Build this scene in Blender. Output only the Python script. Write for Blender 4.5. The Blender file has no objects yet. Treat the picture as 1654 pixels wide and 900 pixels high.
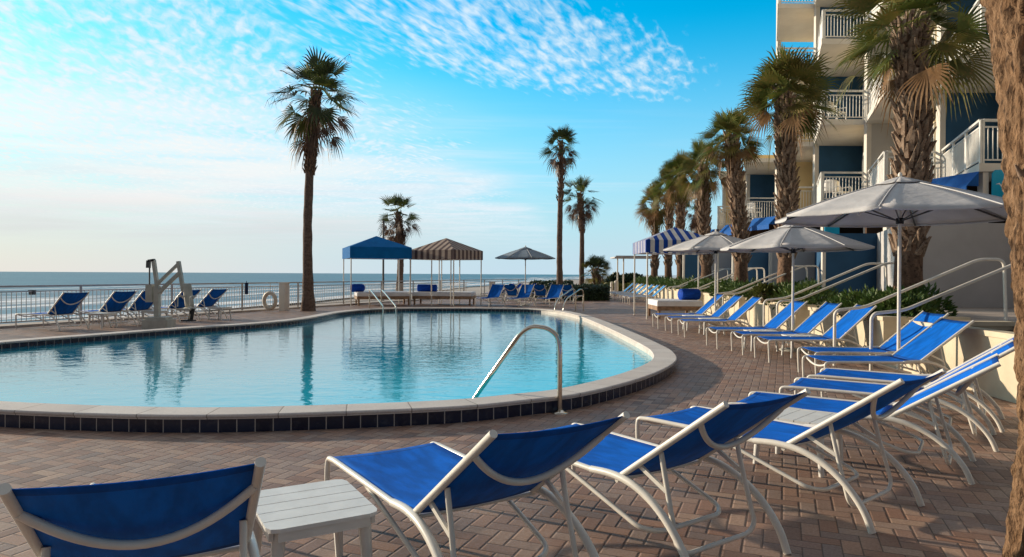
import bpy, bmesh, math, random
from mathutils import Vector, Matrix, noise, Quaternion
R = math.radians
sc = bpy.context.scene
col = sc.collection
random.seed(7)

# ------------------------------------------------------------------ camera
W, H, F = 1654.0, 900.0, 1100.0
CAM = Vector((0, 0, 1.5))
roll, pitch = 0.0054, 7 / 1100
r0 = Vector((1, 0, 0)); f0 = Vector((0, math.cos(pitch), -math.sin(pitch))); u0 = Vector((0, math.sin(pitch), math.cos(pitch)))
RT = r0 * math.cos(roll) + u0 * math.sin(roll)
UP = u0 * math.cos(roll) - r0 * math.sin(roll)
cd = bpy.data.cameras.new('camera'); co = bpy.data.objects.new('camera', cd); col.objects.link(co)
M = Matrix((RT, UP, -f0)).transposed().to_4x4(); M.translation = CAM
co.matrix_world = M
cd.sensor_width = 36; cd.lens = F / W * 36; cd.clip_start = 0.05; cd.clip_end = 60000
sc.camera = co
def ray(px, py): return f0 + RT * ((px - W / 2) / F) + UP * ((H / 2 - py) / F)
def G(px, py, z=0.0):
    d = ray(px, py); t = (z - CAM.z) / d.z; return CAM + d * t
def at(px, py, Y):
    d = ray(px, py); return CAM + d * (Y / d.y)
def XatY(px, Y): return (px - W / 2) / F * Y

# ------------------------------------------------------------------ materials
def mat(name):
    m = bpy.data.materials.new(name); m.use_nodes = True
    nt = m.node_tree; b = nt.nodes['Principled BSDF']
    return m, nt, b
def N(nt, t, **k):
    n = nt.nodes.new(t)
    for a, v in k.items(): setattr(n, a, v)
    return n
def math_n(nt, op, a, b=None, c=None, clamp=False):
    n = nt.nodes.new('ShaderNodeMath'); n.operation = op; n.use_clamp = clamp
    for i, v in enumerate((a, b, c)):
        if v is None: continue
        if isinstance(v, (int, float)): n.inputs[i].default_value = v
        else: nt.links.new(v, n.inputs[i])
    return n.outputs[0]
def mixc(nt, f, a, b, mode='MIX'):
    n = nt.nodes.new('ShaderNodeMix'); n.data_type = 'RGBA'; n.blend_type = mode
    for s, v in ((n.inputs[0], f), (n.inputs[6], a), (n.inputs[7], b)):
        if isinstance(v, (int, float)): s.default_value = v
        elif isinstance(v, tuple): s.default_value = v if len(v) == 4 else v + (1,)
        else: nt.links.new(v, s)
    return n.outputs[2]
def rng(nt, v, a, b, c=0.0, d=1.0, smooth=True):
    n = nt.nodes.new('ShaderNodeMapRange'); n.interpolation_type = 'SMOOTHSTEP' if smooth else 'LINEAR'
    nt.links.new(v, n.inputs[0])
    for i, x in enumerate((a, b, c, d)): n.inputs[i + 1].default_value = x
    return n.outputs[0]
def noise_n(nt, vec, scale, detail=4, rough=.55, dist=0.0):
    n = nt.nodes.new('ShaderNodeTexNoise'); n.inputs['Scale'].default_value = scale
    n.inputs['Detail'].default_value = detail; n.inputs['Roughness'].default_value = rough; n.inputs['Distortion'].default_value = dist
    if vec is not None: nt.links.new(vec, n.inputs['Vector'])
    return n.outputs[0]
def bump(nt, b, h, strength=.3, dist=.01):
    n = nt.nodes.new('ShaderNodeBump'); n.inputs['Strength'].default_value = strength; n.inputs['Distance'].default_value = dist
    nt.links.new(h, n.inputs['Height']); nt.links.new(n.outputs[0], b.inputs['Normal'])
def wpos(nt): return nt.nodes.new('ShaderNodeNewGeometry').outputs['Position']
def opos(nt): return nt.nodes.new('ShaderNodeTexCoord').outputs['Object']
def mapv(nt, vec, scale=(1, 1, 1), rot=(0, 0, 0)):
    n = nt.nodes.new('ShaderNodeMapping'); n.inputs['Scale'].default_value = scale; n.inputs['Rotation'].default_value = rot
    nt.links.new(vec, n.inputs['Vector']); return n.outputs[0]
def setb(b, color=None, rough=None, spec=None, metal=None):
    if color is not None: b.inputs['Base Color'].default_value = tuple(color) + (1,)
    if rough is not None: b.inputs['Roughness'].default_value = rough
    if spec is not None: b.inputs['Specular IOR Level'].default_value = spec
    if metal is not None: b.inputs['Metallic'].default_value = metal
def simple(name, color, rough=.6, var=.15, scale=6, spec=.3, bs=0.0, metal=0.0, world=False, detail=4):
    m, nt, b = mat(name); setb(b, color, rough, spec, metal)
    v = wpos(nt) if world else opos(nt)
    n = noise_n(nt, v, scale, detail)
    lo = tuple(c * (1 - var) for c in color); hi = tuple(min(1, c * (1 + var)) for c in color)
    nt.links.new(mixc(nt, rng(nt, n, .3, .7), lo, hi), b.inputs['Base Color'])
    if bs: bump(nt, b, noise_n(nt, v, scale * 6, 3), bs, .01)
    return m
MAT = {}
MAT['white'] = simple('white_powder_coat', (.74, .70, .63), .35, .06, 9, .5)
MAT['railgrey'] = simple('sea_railing_paint', (.42, .39, .36), .45, .08, 5, .4)
MAT['railwhite'] = simple('railing_paint', (.72, .71, .68), .4, .06, 5, .4)
MAT['steel'] = simple('polished_steel', (.62, .58, .5), .18, .08, 10, .5, metal=1.0)
MAT['beigeplastic'] = simple('white_resin', (.74, .73, .70), .45, .06, 8, .4)
MAT['cushion'] = simple('white_cushion', (.75, .75, .78), .8, .06, 5, .2, .1)
MAT['wood'] = simple('weathered_wood', (.30, .19, .12), .6, .3, 7, .3, .1)
MAT['gull'] = simple('sign_white', (.8, .8, .8), .5, .02, 5)
MAT['cyan'] = simple('sign_cyan', (.0, .36, .62), .4, .03, 5)
MAT['liftgrey'] = simple('lift_plastic', (.46, .45, .40), .5, .12, 6)
MAT['darkrubber'] = simple('dark_rubber', (.02, .02, .022), .6, .2, 6)
MAT['navytile_plain'] = simple('dark_canvas', (.01, .02, .06), .7, .1, 6)
MAT['stone'] = simple('planter_stucco', (.64, .55, .41), .8, .09, 3, .2, .12)
MAT['step'] = simple('step_concrete', (.62, .55, .43), .8, .12, 3, .2, .1)
MAT['cream'] = simple('cream_stucco', (.74, .60, .36), .85, .06, 1.2, .2, .08)
MAT['greywall'] = simple('pale_grey_stucco', (.50, .49, .49), .85, .07, 1.0, .2, .08)
MAT['slabwhite'] = simple('white_stucco', (.70, .66, .60), .85, .06, 1.2, .2, .08)
MAT['blue_wall'] = simple('slate_blue_stucco', (.032, .095, .19), .85, .1, 1.2, .2, .08)
MAT['awning'] = simple('royal_blue_canvas', (.008, .09, .34), .7, .1, 4, .2)
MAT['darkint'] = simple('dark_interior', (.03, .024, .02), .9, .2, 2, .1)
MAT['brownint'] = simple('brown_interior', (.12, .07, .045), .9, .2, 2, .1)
MAT['ring'] = simple('life_ring_vinyl', (.62, .54, .44), .5, .08, 6)
MAT['lamp'] = simple('lamp_metal', (.10, .10, .10), .5, .1, 6)
MAT['soil'] = simple('planter_soil', (.07, .045, .03), .95, .4, 12, .1, .3)
MAT['concrete'] = simple('sea_wall_concrete', (.45, .42, .38), .85, .15, 1.5, .2, .1)
MAT['floorpale'] = simple('terrace_concrete', (.42, .36, .32), .85, .15, 1.5, .2, .1)

def sling_mat(name, c):
    m, nt, b = mat(name); setb(b, c, .7, .10)
    o = opos(nt)
    w1 = N(nt, 'ShaderNodeTexWave'); w1.inputs['Scale'].default_value = 130; nt.links.new(o, w1.inputs['Vector'])
    w2 = N(nt, 'ShaderNodeTexWave', bands_direction='Y'); w2.inputs['Scale'].default_value = 130; nt.links.new(o, w2.inputs['Vector'])
    wv = math_n(nt, 'MULTIPLY', w1.outputs[1], w2.outputs[1])
    n = noise_n(nt, mapv(nt, o, (3, 9, 3)), 1.5, 4)
    base = mixc(nt, rng(nt, n, .3, .7), tuple(x * .72 for x in c), tuple(x * 1.12 for x in c))
    nt.links.new(mixc(nt, wv, base, mixc(nt, .12, base, (.1, .25, .6))), b.inputs['Base Color'])
    bump(nt, b, math_n(nt, 'ADD', wv, math_n(nt, 'MULTIPLY', n, 8)), .12, .003)
    return m
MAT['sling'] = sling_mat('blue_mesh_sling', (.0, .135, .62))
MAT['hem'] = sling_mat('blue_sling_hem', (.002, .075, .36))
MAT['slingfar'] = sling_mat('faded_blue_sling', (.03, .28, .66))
MAT['bolster'] = sling_mat('blue_bolster', (.005, .06, .42))

def canvas(name, c, tr=.25):
    m, nt, b = mat(name); setb(b, c, .8, .15)
    o = opos(nt); n = noise_n(nt, o, 2.5, 5)
    cc = mixc(nt, rng(nt, n, .3, .7), tuple(x * .9 for x in c), tuple(min(1, x * 1.06) for x in c))
    nt.links.new(cc, b.inputs['Base Color'])
    bump(nt, b, noise_n(nt, mapv(nt, o, (2, 2, 6)), 2.0, 4), .45, .04)
    t = N(nt, 'ShaderNodeBsdfTranslucent'); nt.links.new(cc, t.inputs[0])
    mx = N(nt, 'ShaderNodeMixShader'); mx.inputs[0].default_value = tr
    out = nt.nodes['Material Output']
    nt.links.new(b.outputs[0], mx.inputs[1]); nt.links.new(t.outputs[0], mx.inputs[2]); nt.links.new(mx.outputs[0], out.inputs[0])
    return m
MAT['greycanvas'] = canvas('pale_grey_canvas', (.60, .585, .59), .08)
MAT['darkgreycanvas'] = canvas('slate_grey_canvas', (.28, .34, .41), .2)
MAT['seam'] = simple('canvas_seam', (.62, .61, .62), .8, .05, 5)
MAT['bluecanvas'] = canvas('blue_canvas', (.005, .16, .46), .25)
MAT['stripeblue'] = canvas('stripe_blue', (.01, .06, .34), .1)
MAT['stripewhite'] = canvas('stripe_white', (.70, .70, .70), .25)
MAT['stripebrown'] = canvas('stripe_brown', (.12, .085, .085), .15)
MAT['stripetan'] = canvas('stripe_tan', (.48, .39, .33), .25)

# --- glass
m, nt, b = mat('window_glass'); setb(b, (.03, .05, .06), .05, .9); MAT['glass'] = m

# --- herringbone brick pavers
def pavers():
    m, nt, b = mat('brick_pavers'); setb(b, rough=.72, spec=.25)
    w = wpos(nt)
    mp = mapv(nt, w, (1 / .102,) * 3, (0, 0, R(21.8)))
    sx = N(nt, 'ShaderNodeSeparateXYZ'); nt.links.new(mp, sx.inputs[0])
    x, y = sx.outputs[0], sx.outputs[1]
    i = math_n(nt, 'FLOOR', x); j = math_n(nt, 'FLOOR', y)
    fx = math_n(nt, 'SUBTRACT', x, i); fy = math_n(nt, 'SUBTRACT', y, j)
    k = math_n(nt, 'FLOORED_MODULO', math_n(nt, 'SUBTRACT', i, j), 4.0)
    vert = math_n(nt, 'GREATER_THAN', k, 1.5)
    is1 = math_n(nt, 'COMPARE', k, 1.0, .1); is2 = math_n(nt, 'COMPARE', k, 2.0, .1)
    def sel(a, c): return math_n(nt, 'ADD', math_n(nt, 'MULTIPLY', a, math_n(nt, 'SUBTRACT', 1.0, vert)), math_n(nt, 'MULTIPLY', c, vert))
    ul = sel(math_n(nt, 'ADD', fx, is1), math_n(nt, 'ADD', fy, is2))
    vl = sel(fy, fx)
    du = math_n(nt, 'MINIMUM', ul, math_n(nt, 'SUBTRACT', 2.0, ul)); dv = math_n(nt, 'MINIMUM', vl, math_n(nt, 'SUBTRACT', 1.0, vl))
    d = math_n(nt, 'MINIMUM', du, dv)
    bi = math_n(nt, 'SUBTRACT', i, is1); bj = math_n(nt, 'SUBTRACT', j, is2)
    cv = N(nt, 'ShaderNodeCombineXYZ'); nt.links.new(bi, cv.inputs[0]); nt.links.new(bj, cv.inputs[1]); nt.links.new(vert, cv.inputs[2])
    wn = N(nt, 'ShaderNodeTexWhiteNoise'); nt.links.new(cv.outputs[0], wn.inputs[0])
    ramp = N(nt, 'ShaderNodeValToRGB'); nt.links.new(wn.outputs[0], ramp.inputs[0])
    e = ramp.color_ramp.elements
    e[0].position = 0; e[0].color = (.165, .11, .09, 1); e[1].position = 1; e[1].color = (.40, .275, .20, 1)
    for p, c in ((.2, (.29, .165, .115, 1)), (.4, (.21, .165, .15, 1)), (.6, (.37, .22, .15, 1)), (.8, (.30, .23, .195, 1))):
        q = e.new(p); q.color = c
    big = noise_n(nt, w, .45, 5, .6)
    fine = noise_n(nt, w, 60, 4, .7)
    c1 = mixc(nt, rng(nt, big, .35, .65, 0, .45), ramp.outputs[0], (.24, .19, .165))
    c2 = mixc(nt, rng(nt, fine, .3, .7, 0, .35), c1, (.13, .085, .06))
    st = noise_n(nt, w, 1.7, 7, .72)
    c2 = mixc(nt, rng(nt, st, .53, .72, 0, .62), c2, (.105, .085, .075))
    c2 = mixc(nt, rng(nt, noise_n(nt, mapv(nt, w, (1, 1, 1), (0, 0, 1)), .8, 6, .7), .56, .7, 0, .4), c2, (.34, .285, .25))
    c2 = mixc(nt, 1.0, c2, (1.22, 1.17, 1.15), 'MULTIPLY')
    joint = rng(nt, d, .012, .055, .75, 0)
    nt.links.new(mixc(nt, joint, c2, (.055, .042, .035)), b.inputs['Base Color'])
    hgt = math_n(nt, 'ADD', rng(nt, d, .0, .13), math_n(nt, 'MULTIPLY', fine, .35))
    hgt = math_n(nt, 'ADD', hgt, math_n(nt, 'MULTIPLY', wn.outputs[0], .25))
    bump(nt, b, hgt, .55, .005)
    nt.links.new(rng(nt, fine, .2, .8, .42, .78), b.inputs['Roughness'])
    return m
MAT['pavers'] = pavers()

# --- uv based pool materials (u = metres along the pool rim)
def pool_tile(name, dark=True):
    m, nt, b = mat(name); setb(b, rough=.18 if dark else .5, spec=.5)
    uv = N(nt, 'ShaderNodeUVMap'); s = N(nt, 'ShaderNodeSeparateXYZ'); nt.links.new(uv.outputs[0], s.inputs[0])
    u = math_n(nt, 'DIVIDE', s.outputs[0], .158)
    fr = math_n(nt, 'FRACT', u); cell = math_n(nt, 'FLOOR', u)
    d = math_n(nt, 'MINIMUM', fr, math_n(nt, 'SUBTRACT', 1.0, fr))
    wn = N(nt, 'ShaderNodeTexWhiteNoise', noise_dimensions='1D'); nt.links.new(cell, wn.inputs['W'])
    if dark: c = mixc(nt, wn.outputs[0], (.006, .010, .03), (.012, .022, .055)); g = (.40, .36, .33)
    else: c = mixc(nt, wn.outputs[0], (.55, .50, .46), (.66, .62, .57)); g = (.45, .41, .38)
    c = mixc(nt, rng(nt, noise_n(nt, wpos(nt), 14, 5), .5, .8, 0, .12), c, (.3, .29, .28))
    nt.links.new(mixc(nt, math_n(nt, 'LESS_THAN', d, .03), c, g), b.inputs['Base Color'])
    bump(nt, b, rng(nt, d, .02, .06), .4, .004)
    return m
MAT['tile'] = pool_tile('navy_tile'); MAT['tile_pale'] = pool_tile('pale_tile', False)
def coping():
    m, nt, b = mat('cast_coping'); setb(b, rough=.75, spec=.2)
    uv = N(nt, 'ShaderNodeUVMap'); s = N(nt, 'ShaderNodeSeparateXYZ'); nt.links.new(uv.outputs[0], s.inputs[0])
    u = math_n(nt, 'DIVIDE', s.outputs[0], .61); fr = math_n(nt, 'FRACT', u); cell = math_n(nt, 'FLOOR', u)
    d = math_n(nt, 'MINIMUM', fr, math_n(nt, 'SUBTRACT', 1.0, fr))
    wn = N(nt, 'ShaderNodeTexWhiteNoise', noise_dimensions='1D'); nt.links.new(cell, wn.inputs['W'])
    c = mixc(nt, wn.outputs[0], (.62, .56, .52), (.70, .65, .61))
    w = wpos(nt)
    c = mixc(nt, rng(nt, noise_n(nt, w, 3, 6, .65), .4, .75, 0, .5), c, (.46, .43, .42))
    c = mixc(nt, rng(nt, noise_n(nt, w, 45, 3), .35, .7, 0, .25), c, (.40, .34, .29))
    nt.links.new(mixc(nt, math_n(nt, 'LESS_THAN', d, .008), c, (.26, .22, .19)), b.inputs['Base Color'])
    bump(nt, b, math_n(nt, 'ADD', noise_n(nt, w, 60, 4), rng(nt, d, .0, .02)), .25, .004)
    return m
MAT['coping'] = coping()
# --- pool water
m, nt, b = mat('pool_water'); setb(b, (.01, .33, .46), .015, .5); b.inputs['IOR'].default_value = 1.5
w = wpos(nt)
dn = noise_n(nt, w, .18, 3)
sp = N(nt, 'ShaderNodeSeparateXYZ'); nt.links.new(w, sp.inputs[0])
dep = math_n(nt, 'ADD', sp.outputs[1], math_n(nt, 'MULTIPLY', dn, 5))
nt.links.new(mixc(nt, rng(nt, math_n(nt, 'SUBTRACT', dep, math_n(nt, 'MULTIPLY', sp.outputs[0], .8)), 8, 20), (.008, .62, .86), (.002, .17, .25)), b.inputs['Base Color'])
h = math_n(nt, 'ADD', noise_n(nt, mapv(nt, w, (1, 1.6, 1), (0, 0, .3)), 2.2, 3, .5, .3), math_n(nt, 'MULTIPLY', noise_n(nt, mapv(nt, w, (1, 1.7, 1)), 8.5, 2), .28))
bump(nt, b, h, .13, .05)
MAT['water'] = m
# --- sea
m, nt, b = mat('sea_water'); setb(b, (.02, .10, .14), .3, .25); b.inputs['IOR'].default_value = 1.33
w = wpos(nt); sp = N(nt, 'ShaderNodeSeparateXYZ'); nt.links.new(w, sp.inputs[0])
off = math_n(nt, 'SUBTRACT', math_n(nt, 'MULTIPLY_ADD', sp.outputs[1], .152, -60.0), sp.outputs[0])
cv = N(nt, 'ShaderNodeCombineXYZ')
nt.links.new(math_n(nt, 'MULTIPLY', off, .10), cv.inputs[0]); nt.links.new(math_n(nt, 'MULTIPLY', sp.outputs[1], .006), cv.inputs[1])
foamn = noise_n(nt, cv.outputs[0], 1.0, 7, .62, .5)
thr = rng(nt, off, 0, 170, .45, .66, False)
foam = rng(nt, math_n(nt, 'SUBTRACT', foamn, thr), -.02, .07)
fine = noise_n(nt, mapv(nt, w, (.5, .25, 1)), 1.0, 5, .7)
foam = math_n(nt, 'MULTIPLY', foam, rng(nt, fine, .3, .55, .55, 1))
shal = rng(nt, off, 0, 260)
base = mixc(nt, shal, (.075, .18, .25), (.03, .135, .18))
swell = noise_n(nt, mapv(nt, w, (.03, .008, 1)), 1.0, 4, .6)
base = mixc(nt, rng(nt, swell, .35, .65), base, mixc(nt, .5, base, (.01, .05, .09)))
nt.links.new(mixc(nt, foam, base, (.92, .91, .92)), b.inputs['Base Color'])
nt.links.new(rng(nt, foam, 0, 1, .35, .8), b.inputs['Roughness'])
bump(nt, b, math_n(nt, 'ADD', noise_n(nt, mapv(nt, w, (.12, .05, 1)), 1.0, 5, .65), math_n(nt, 'MULTIPLY', foam, .3)), .9, 1.5)
MAT['sea'] = m
MAT['sand'] = simple('beach_sand', (.50, .43, .37), .9, .12, .05, .15, .05, world=True)
# --- bark / foliage
def leaf(name, c1, c2, c3, tr=.3, sc_=1.3):
    m, nt, b = mat(name); setb(b, c1, .5, .35)
    w = opos(nt)
    n = noise_n(nt, w, sc_ * 2.2, 3); n2 = noise_n(nt, w, sc_ * 14, 2)
    c = mixc(nt, rng(nt, n, .35, .65), c1, c2); c = mixc(nt, rng(nt, n2, .5, .75, 0, .7), c, c3)
    nt.links.new(c, b.inputs['Base Color'])
    t = N(nt, 'ShaderNodeBsdfTranslucent'); nt.links.new(c, t.inputs[0])
    mx = N(nt, 'ShaderNodeMixShader'); mx.inputs[0].default_value = tr
    nt.links.new(b.outputs[0], mx.inputs[1]); nt.links.new(t.outputs[0], mx.inputs[2]); nt.links.new(mx.outputs[0], nt.nodes['Material Output'].inputs[0])
    return m
MAT['frond'] = leaf('palm_frond', (.07, .11, .025), (.14, .16, .035), (.22, .15, .045))
MAT['frond2'] = leaf('palm_frond_olive', (.11, .12, .03), (.20, .17, .045), (.32, .18, .07))
MAT['frondblue'] = leaf('fan_palm_frond', (.035, .06, .03), (.06, .085, .03), (.10, .075, .03), .2)
MAT['deadfrond'] = leaf('dry_frond', (.27, .15, .07), (.38, .23, .12), (.15, .085, .05), .3)
MAT['deaddark'] = leaf('dead_skirt', (.10, .06, .045), (.17, .10, .065), (.06, .04, .03), .15)
MAT['deadgold'] = leaf('golden_frond', (.46, .24, .05), (.4, .2, .04), (.3, .16, .04), .3)
MAT['shrub'] = leaf('juniper_leaf', (.045, .10, .022), (.08, .135, .03), (.15, .16, .04), .15, 1.0)
MAT['shrubdark'] = leaf('hedge_leaf', (.022, .042, .022), (.035, .06, .025), (.05, .07, .03), .12, 1.0)
MAT['shruby'] = leaf('yellow_green_leaf', (.10, .12, .03), (.16, .16, .04), (.07, .09, .025), .2, 1.0)
def bark(name, c1, c2, c3, sx=(5, 5, 1.2), bs=.8, s2=(1, 1, 1), sc2=14):
    m, nt, b = mat(name); setb(b, c1, .9, .12)
    o = opos(nt); v = mapv(nt, o, sx)
    n = noise_n(nt, v, 2.2, 6, .65); n2 = noise_n(nt, mapv(nt, o, s2), sc2, 5, .7)
    c = mixc(nt, rng(nt, n, .35, .65), c1, c2); c = mixc(nt, rng(nt, n2, .48, .64, 0, .85), c, c3)
    nt.links.new(c, b.inputs['Base Color'])
    bump(nt, b, math_n(nt, 'ADD', n, math_n(nt, 'MULTIPLY', n2, .5)), bs, .03)
    return m
MAT['bark'] = bark('palm_bark', (.13, .08, .055), (.24, .15, .10), (.06, .04, .03))
MAT['barkgrey'] = bark('fan_palm_bark', (.13, .09, .075), (.20, .14, .11), (.07, .05, .045), (3, 3, 6))
MAT['boot'] = bark('palm_boot', (.24, .165, .115), (.36, .26, .19), (.09, .06, .045), (4, 4, 4), .6)
MAT['barknear'] = bark('rough_trunk', (.20, .12, .07), (.33, .205, .12), (.045, .028, .02), (16, 16, 4.5), 1.0, (1, 1, .35), 30)

# ------------------------------------------------------------------ mesh builder
class MB:
    def __init__(s): s.v = []; s.f = []; s.sm = []; s.mi = []; s.uv = {}
    def add(s, vs, fs, smooth=False, mi=0):
        o = len(s.v); s.v += [tuple(p) for p in vs]
        for f in fs: s.f.append([o + i for i in f]); s.sm.append(smooth); s.mi.append(mi)
        return s
    def box(s, c, d, rz=0.0, mi=0, M=None):
        hx, hy, hz = d[0] / 2, d[1] / 2, d[2] / 2
        vs = [Vector((x, y, z)) for x in (-hx, hx) for y in (-hy, hy) for z in (-hz, hz)]
        m = M if M is not None else Matrix.Rotation(rz, 3, 'Z')
        vs = [m @ v + Vector(c) for v in vs]
        return s.add(vs, [(0, 1, 3, 2), (4, 6, 7, 5), (0, 4, 5, 1), (2, 3, 7, 6), (0, 2, 6, 4), (1, 5, 7, 3)], False, mi)
    def bar(s, a, b_, w, h, mi=0):
        a = Vector(a); b_ = Vector(b_); d = b_ - a
        q = d.to_track_quat('X', 'Z').to_matrix()
        return s.box((a + b_) / 2, (d.length, w, h), M=q, mi=mi)
    def tube(s, pts, r, n=8, cap=True, mi=0, closed=False):
        pts = [Vector(p) for p in pts]; L = len(pts)
        rs = r if isinstance(r, (list, tuple)) else [r] * L
        tang = []
        for i in range(L):
            a = pts[i - 1] if (i > 0 or closed) else pts[i]; c = pts[(i + 1) % L] if (i < L - 1 or closed) else pts[i]
            t = (c - a); tang.append(t.normalized() if t.length > 1e-9 else Vector((0, 0, 1)))
        ref = Vector((0, 0, 1)) if abs(tang[0].z) < .9 else Vector((1, 0, 0))
        nrm = (ref - tang[0] * ref.dot(tang[0])).normalized()
        vs = []
        for i in range(L):
            if i: 
                nrm = nrm - tang[i] * nrm.dot(tang[i])
                nrm = nrm.normalized()
            bi = tang[i].cross(nrm)
            for k in range(n):
                a = 2 * math.pi * k / n
                vs.append(pts[i] + (nrm * math.cos(a) + bi * math.sin(a)) * rs[i])
        fs = []
        for i in range(L - 1 if not closed else L):
            for k in range(n):
                k2 = (k + 1) % n; i2 = (i + 1) % L
                fs.append((i * n + k, i * n + k2, i2 * n + k2, i2 * n + k))
        s.add(vs, fs, True, mi)
        if cap and not closed:
            s.add(vs[:n], [tuple(range(n - 1, -1, -1))], False, mi); s.add(vs[-n:], [tuple(range(n))], False, mi)
        return s
    def lathe(s, prof, n=24, c=(0, 0, 0), mi=0):
        c = Vector(c); vs = []
        for r_, z in prof:
            for k in range(n):
                a = 2 * math.pi * k / n; vs.append(c + Vector((r_ * math.cos(a), r_ * math.sin(a), z)))
        fs = [(i * n + k, i * n + (k + 1) % n, (i + 1) * n + (k + 1) % n, (i + 1) * n + k) for i in range(len(prof) - 1) for k in range(n)]
        return s.add(vs, fs, True, mi)
    def prism(s, poly, z0, z1, mi=0):
        n = len(poly)
        vs = [(p[0], p[1], z0) for p in poly] + [(p[0], p[1], z1) for p in poly]
        fs = [tuple(range(n - 1, -1, -1)), tuple(range(n, 2 * n))] + [(i, (i + 1) % n, n + (i + 1) % n, n + i) for i in range(n)]
        return s.add(vs, fs, False, mi)
    def grid(s, fn, nu, nv, thick=0.0, mi=0, smooth=True, hem=None):
        P = [[Vector(fn(i / nu, j / nv)) for j in range(nv + 1)] for i in range(nu + 1)]
        idx = lambda i, j: i * (nv + 1) + j
        vs = [p for row in P for p in row]
        fs = [(idx(i, j), idx(i + 1, j), idx(i + 1, j + 1), idx(i, j + 1)) for i in range(nu) for j in range(nv)]
        if thick:
            nr = [Vector((0, 0, 0)) for _ in vs]
            for f in fs:
                n_ = (vs[f[1]] - vs[f[0]]).cross(vs[f[3]] - vs[f[0]])
                for q in f: nr[q] += n_
            o = len(vs); vs2 = [v - n_.normalized() * thick for v, n_ in zip(vs, nr)]
            bd = [idx(i, 0) for i in range(nu + 1)] + [idx(nu, j) for j in range(1, nv + 1)] + [idx(i, nv) for i in range(nu - 1, -1, -1)] + [idx(0, j) for j in range(nv - 1, 0, -1)]
            fs = fs + [tuple(o + q for q in reversed(f)) for f in fs] + [(bd[(k + 1) % len(bd)], bd[k], o + bd[k], o + bd[(k + 1) % len(bd)]) for k in range(len(bd))]
            vs = vs + vs2
        n0 = len(s.mi); s.add(vs, fs, smooth, mi)
        if hem is not None:
            for q in range(nu * nv):
                if q // nv in (0, nu - 1):
                    s.mi[n0 + q] = hem
                    if thick: s.mi[n0 + nu * nv + q] = hem
        return s
    def build(s, name, m, parent=None, loc=None):
        me = bpy.data.meshes.new(name); me.from_pydata(s.v, [], s.f)
        ms = m if isinstance(m, (list, tuple)) else [m]
        for q in ms: me.materials.append(MAT[q] if isinstance(q, str) else q)
        me.polygons.foreach_set('use_smooth', s.sm); me.polygons.foreach_set('material_index', s.mi)
        if s.uv:
            ul = me.uv_layers.new(name='UVMap')
            for p in me.polygons:
                for li in p.loop_indices: ul.data[li].uv = s.uv.get(me.loops[li].vertex_index, (0, 0))
        me.update()
        o = bpy.data.objects.new(name, me); col.objects.link(o)
        if parent: o.parent = parent
        if loc is not None: o.location = loc
        return o
def tag(o, label=None, cat=None, group=None, kind=None):
    if label: o['label'] = label
    if cat: o['category'] = cat
    if group: o['group'] = group
    if kind: o['kind'] = kind
    return o
def thing(name, label, cat, loc=(0, 0, 0), rz=0.0, group=None):
    o = bpy.data.objects.new(name, None); col.objects.link(o); o.empty_display_size = .1
    o.location = loc; o.rotation_euler = (0, 0, rz); return tag(o, label, cat, group)
KIDS = {}
def copy_tree(root, loc, rz, label=None, group=None):
    def rec(o, par):
        c = o.copy(); col.objects.link(c)
        if par: c.parent = par
        for ch in list(o.children): rec(ch, c)
        return c
    c = rec(root, None); c.location = loc; c.rotation_euler = (0, 0, rz)
    if label: c['label'] = label
    if group: c['group'] = group
    return c
def smooth_path(pts, n=6, closed=False):
    P = [Vector(p) for p in pts]; L = len(P); out = []
    for i in range(L if closed else L - 1):
        if closed: a, b_, c, d = P[i - 1], P[i], P[(i + 1) % L], P[(i + 2) % L]
        else: a, b_, c, d = P[max(i - 1, 0)], P[i], P[i + 1], P[min(i + 2, L - 1)]
        for k in range(n):
            t = k / n
            out.append(.5 * ((2 * b_) + (c - a) * t + (2 * a - 5 * b_ + 4 * c - d) * t * t + (3 * b_ - a - 3 * c + d) * t ** 3))
    if not closed: out.append(P[-1])
    return out
def round_path(pts, rad, n=6):
    P = [Vector(p) for p in pts]; out = [P[0]]
    for i in range(1, len(P) - 1):
        a = (P[i - 1] - P[i]); b_ = (P[i + 1] - P[i]); r_ = min(rad, a.length * .48, b_.length * .48)
        s0 = P[i] + a.normalized() * r_; s1 = P[i] + b_.normalized() * r_
        for k in range(n + 1):
            t = k / n; out.append(s0 * (1 - t) ** 2 + P[i] * 2 * t * (1 - t) + s1 * t * t)
    out.append(P[-1]); return out

# ------------------------------------------------------------------ pool outline (inner edge of the coping)
pin = [(-5.28, 6.95), (-3.9, 6.72), (-2.64, 6.70), (-.83, 7.08), (0.0, 7.5), (.62, 7.95), (1.5, 9.15), (2.2, 10.6), (2.46, 11.9), (2.5, 13.2), (2.48, 15),
       (2.42, 17.2), (2.30, 20), (2.1, 22.5), (1.6, 24.9), (.8, 26.1), (-.17, 26.45), (-1.6, 26.5), (-3.05, 26.4), (-4.4, 26.1), (-5.3, 25.2), (-5.85, 23.4),
       (-5.95, 21.4), (-6.1, 19.7), (-6.65, 18.0), (-7.3, 17.0), (-7.9, 16.1), (-8.75, 14.4), (-9.6, 12.7), (-9.95, 11.2), (-9.4, 9.5), (-8.0, 8.1), (-6.6, 7.35)]
loop = smooth_path([(x, y, 0) for x, y in pin], 8, True)
def resample(lp, n):
    L = len(lp); d = [0]
    for i in range(L): d.append(d[-1] + (lp[(i + 1) % L] - lp[i]).length)
    out = []; j = 0
    for k in range(n):
        t = d[-1] * k / n
        while d[j + 1] < t: j += 1
        f = (t - d[j]) / (d[j + 1] - d[j]); out.append(lp[j].lerp(lp[(j + 1) % L], f))
    return out, d[-1]
NP = 260
loop, PER = resample(loop, NP)
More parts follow.
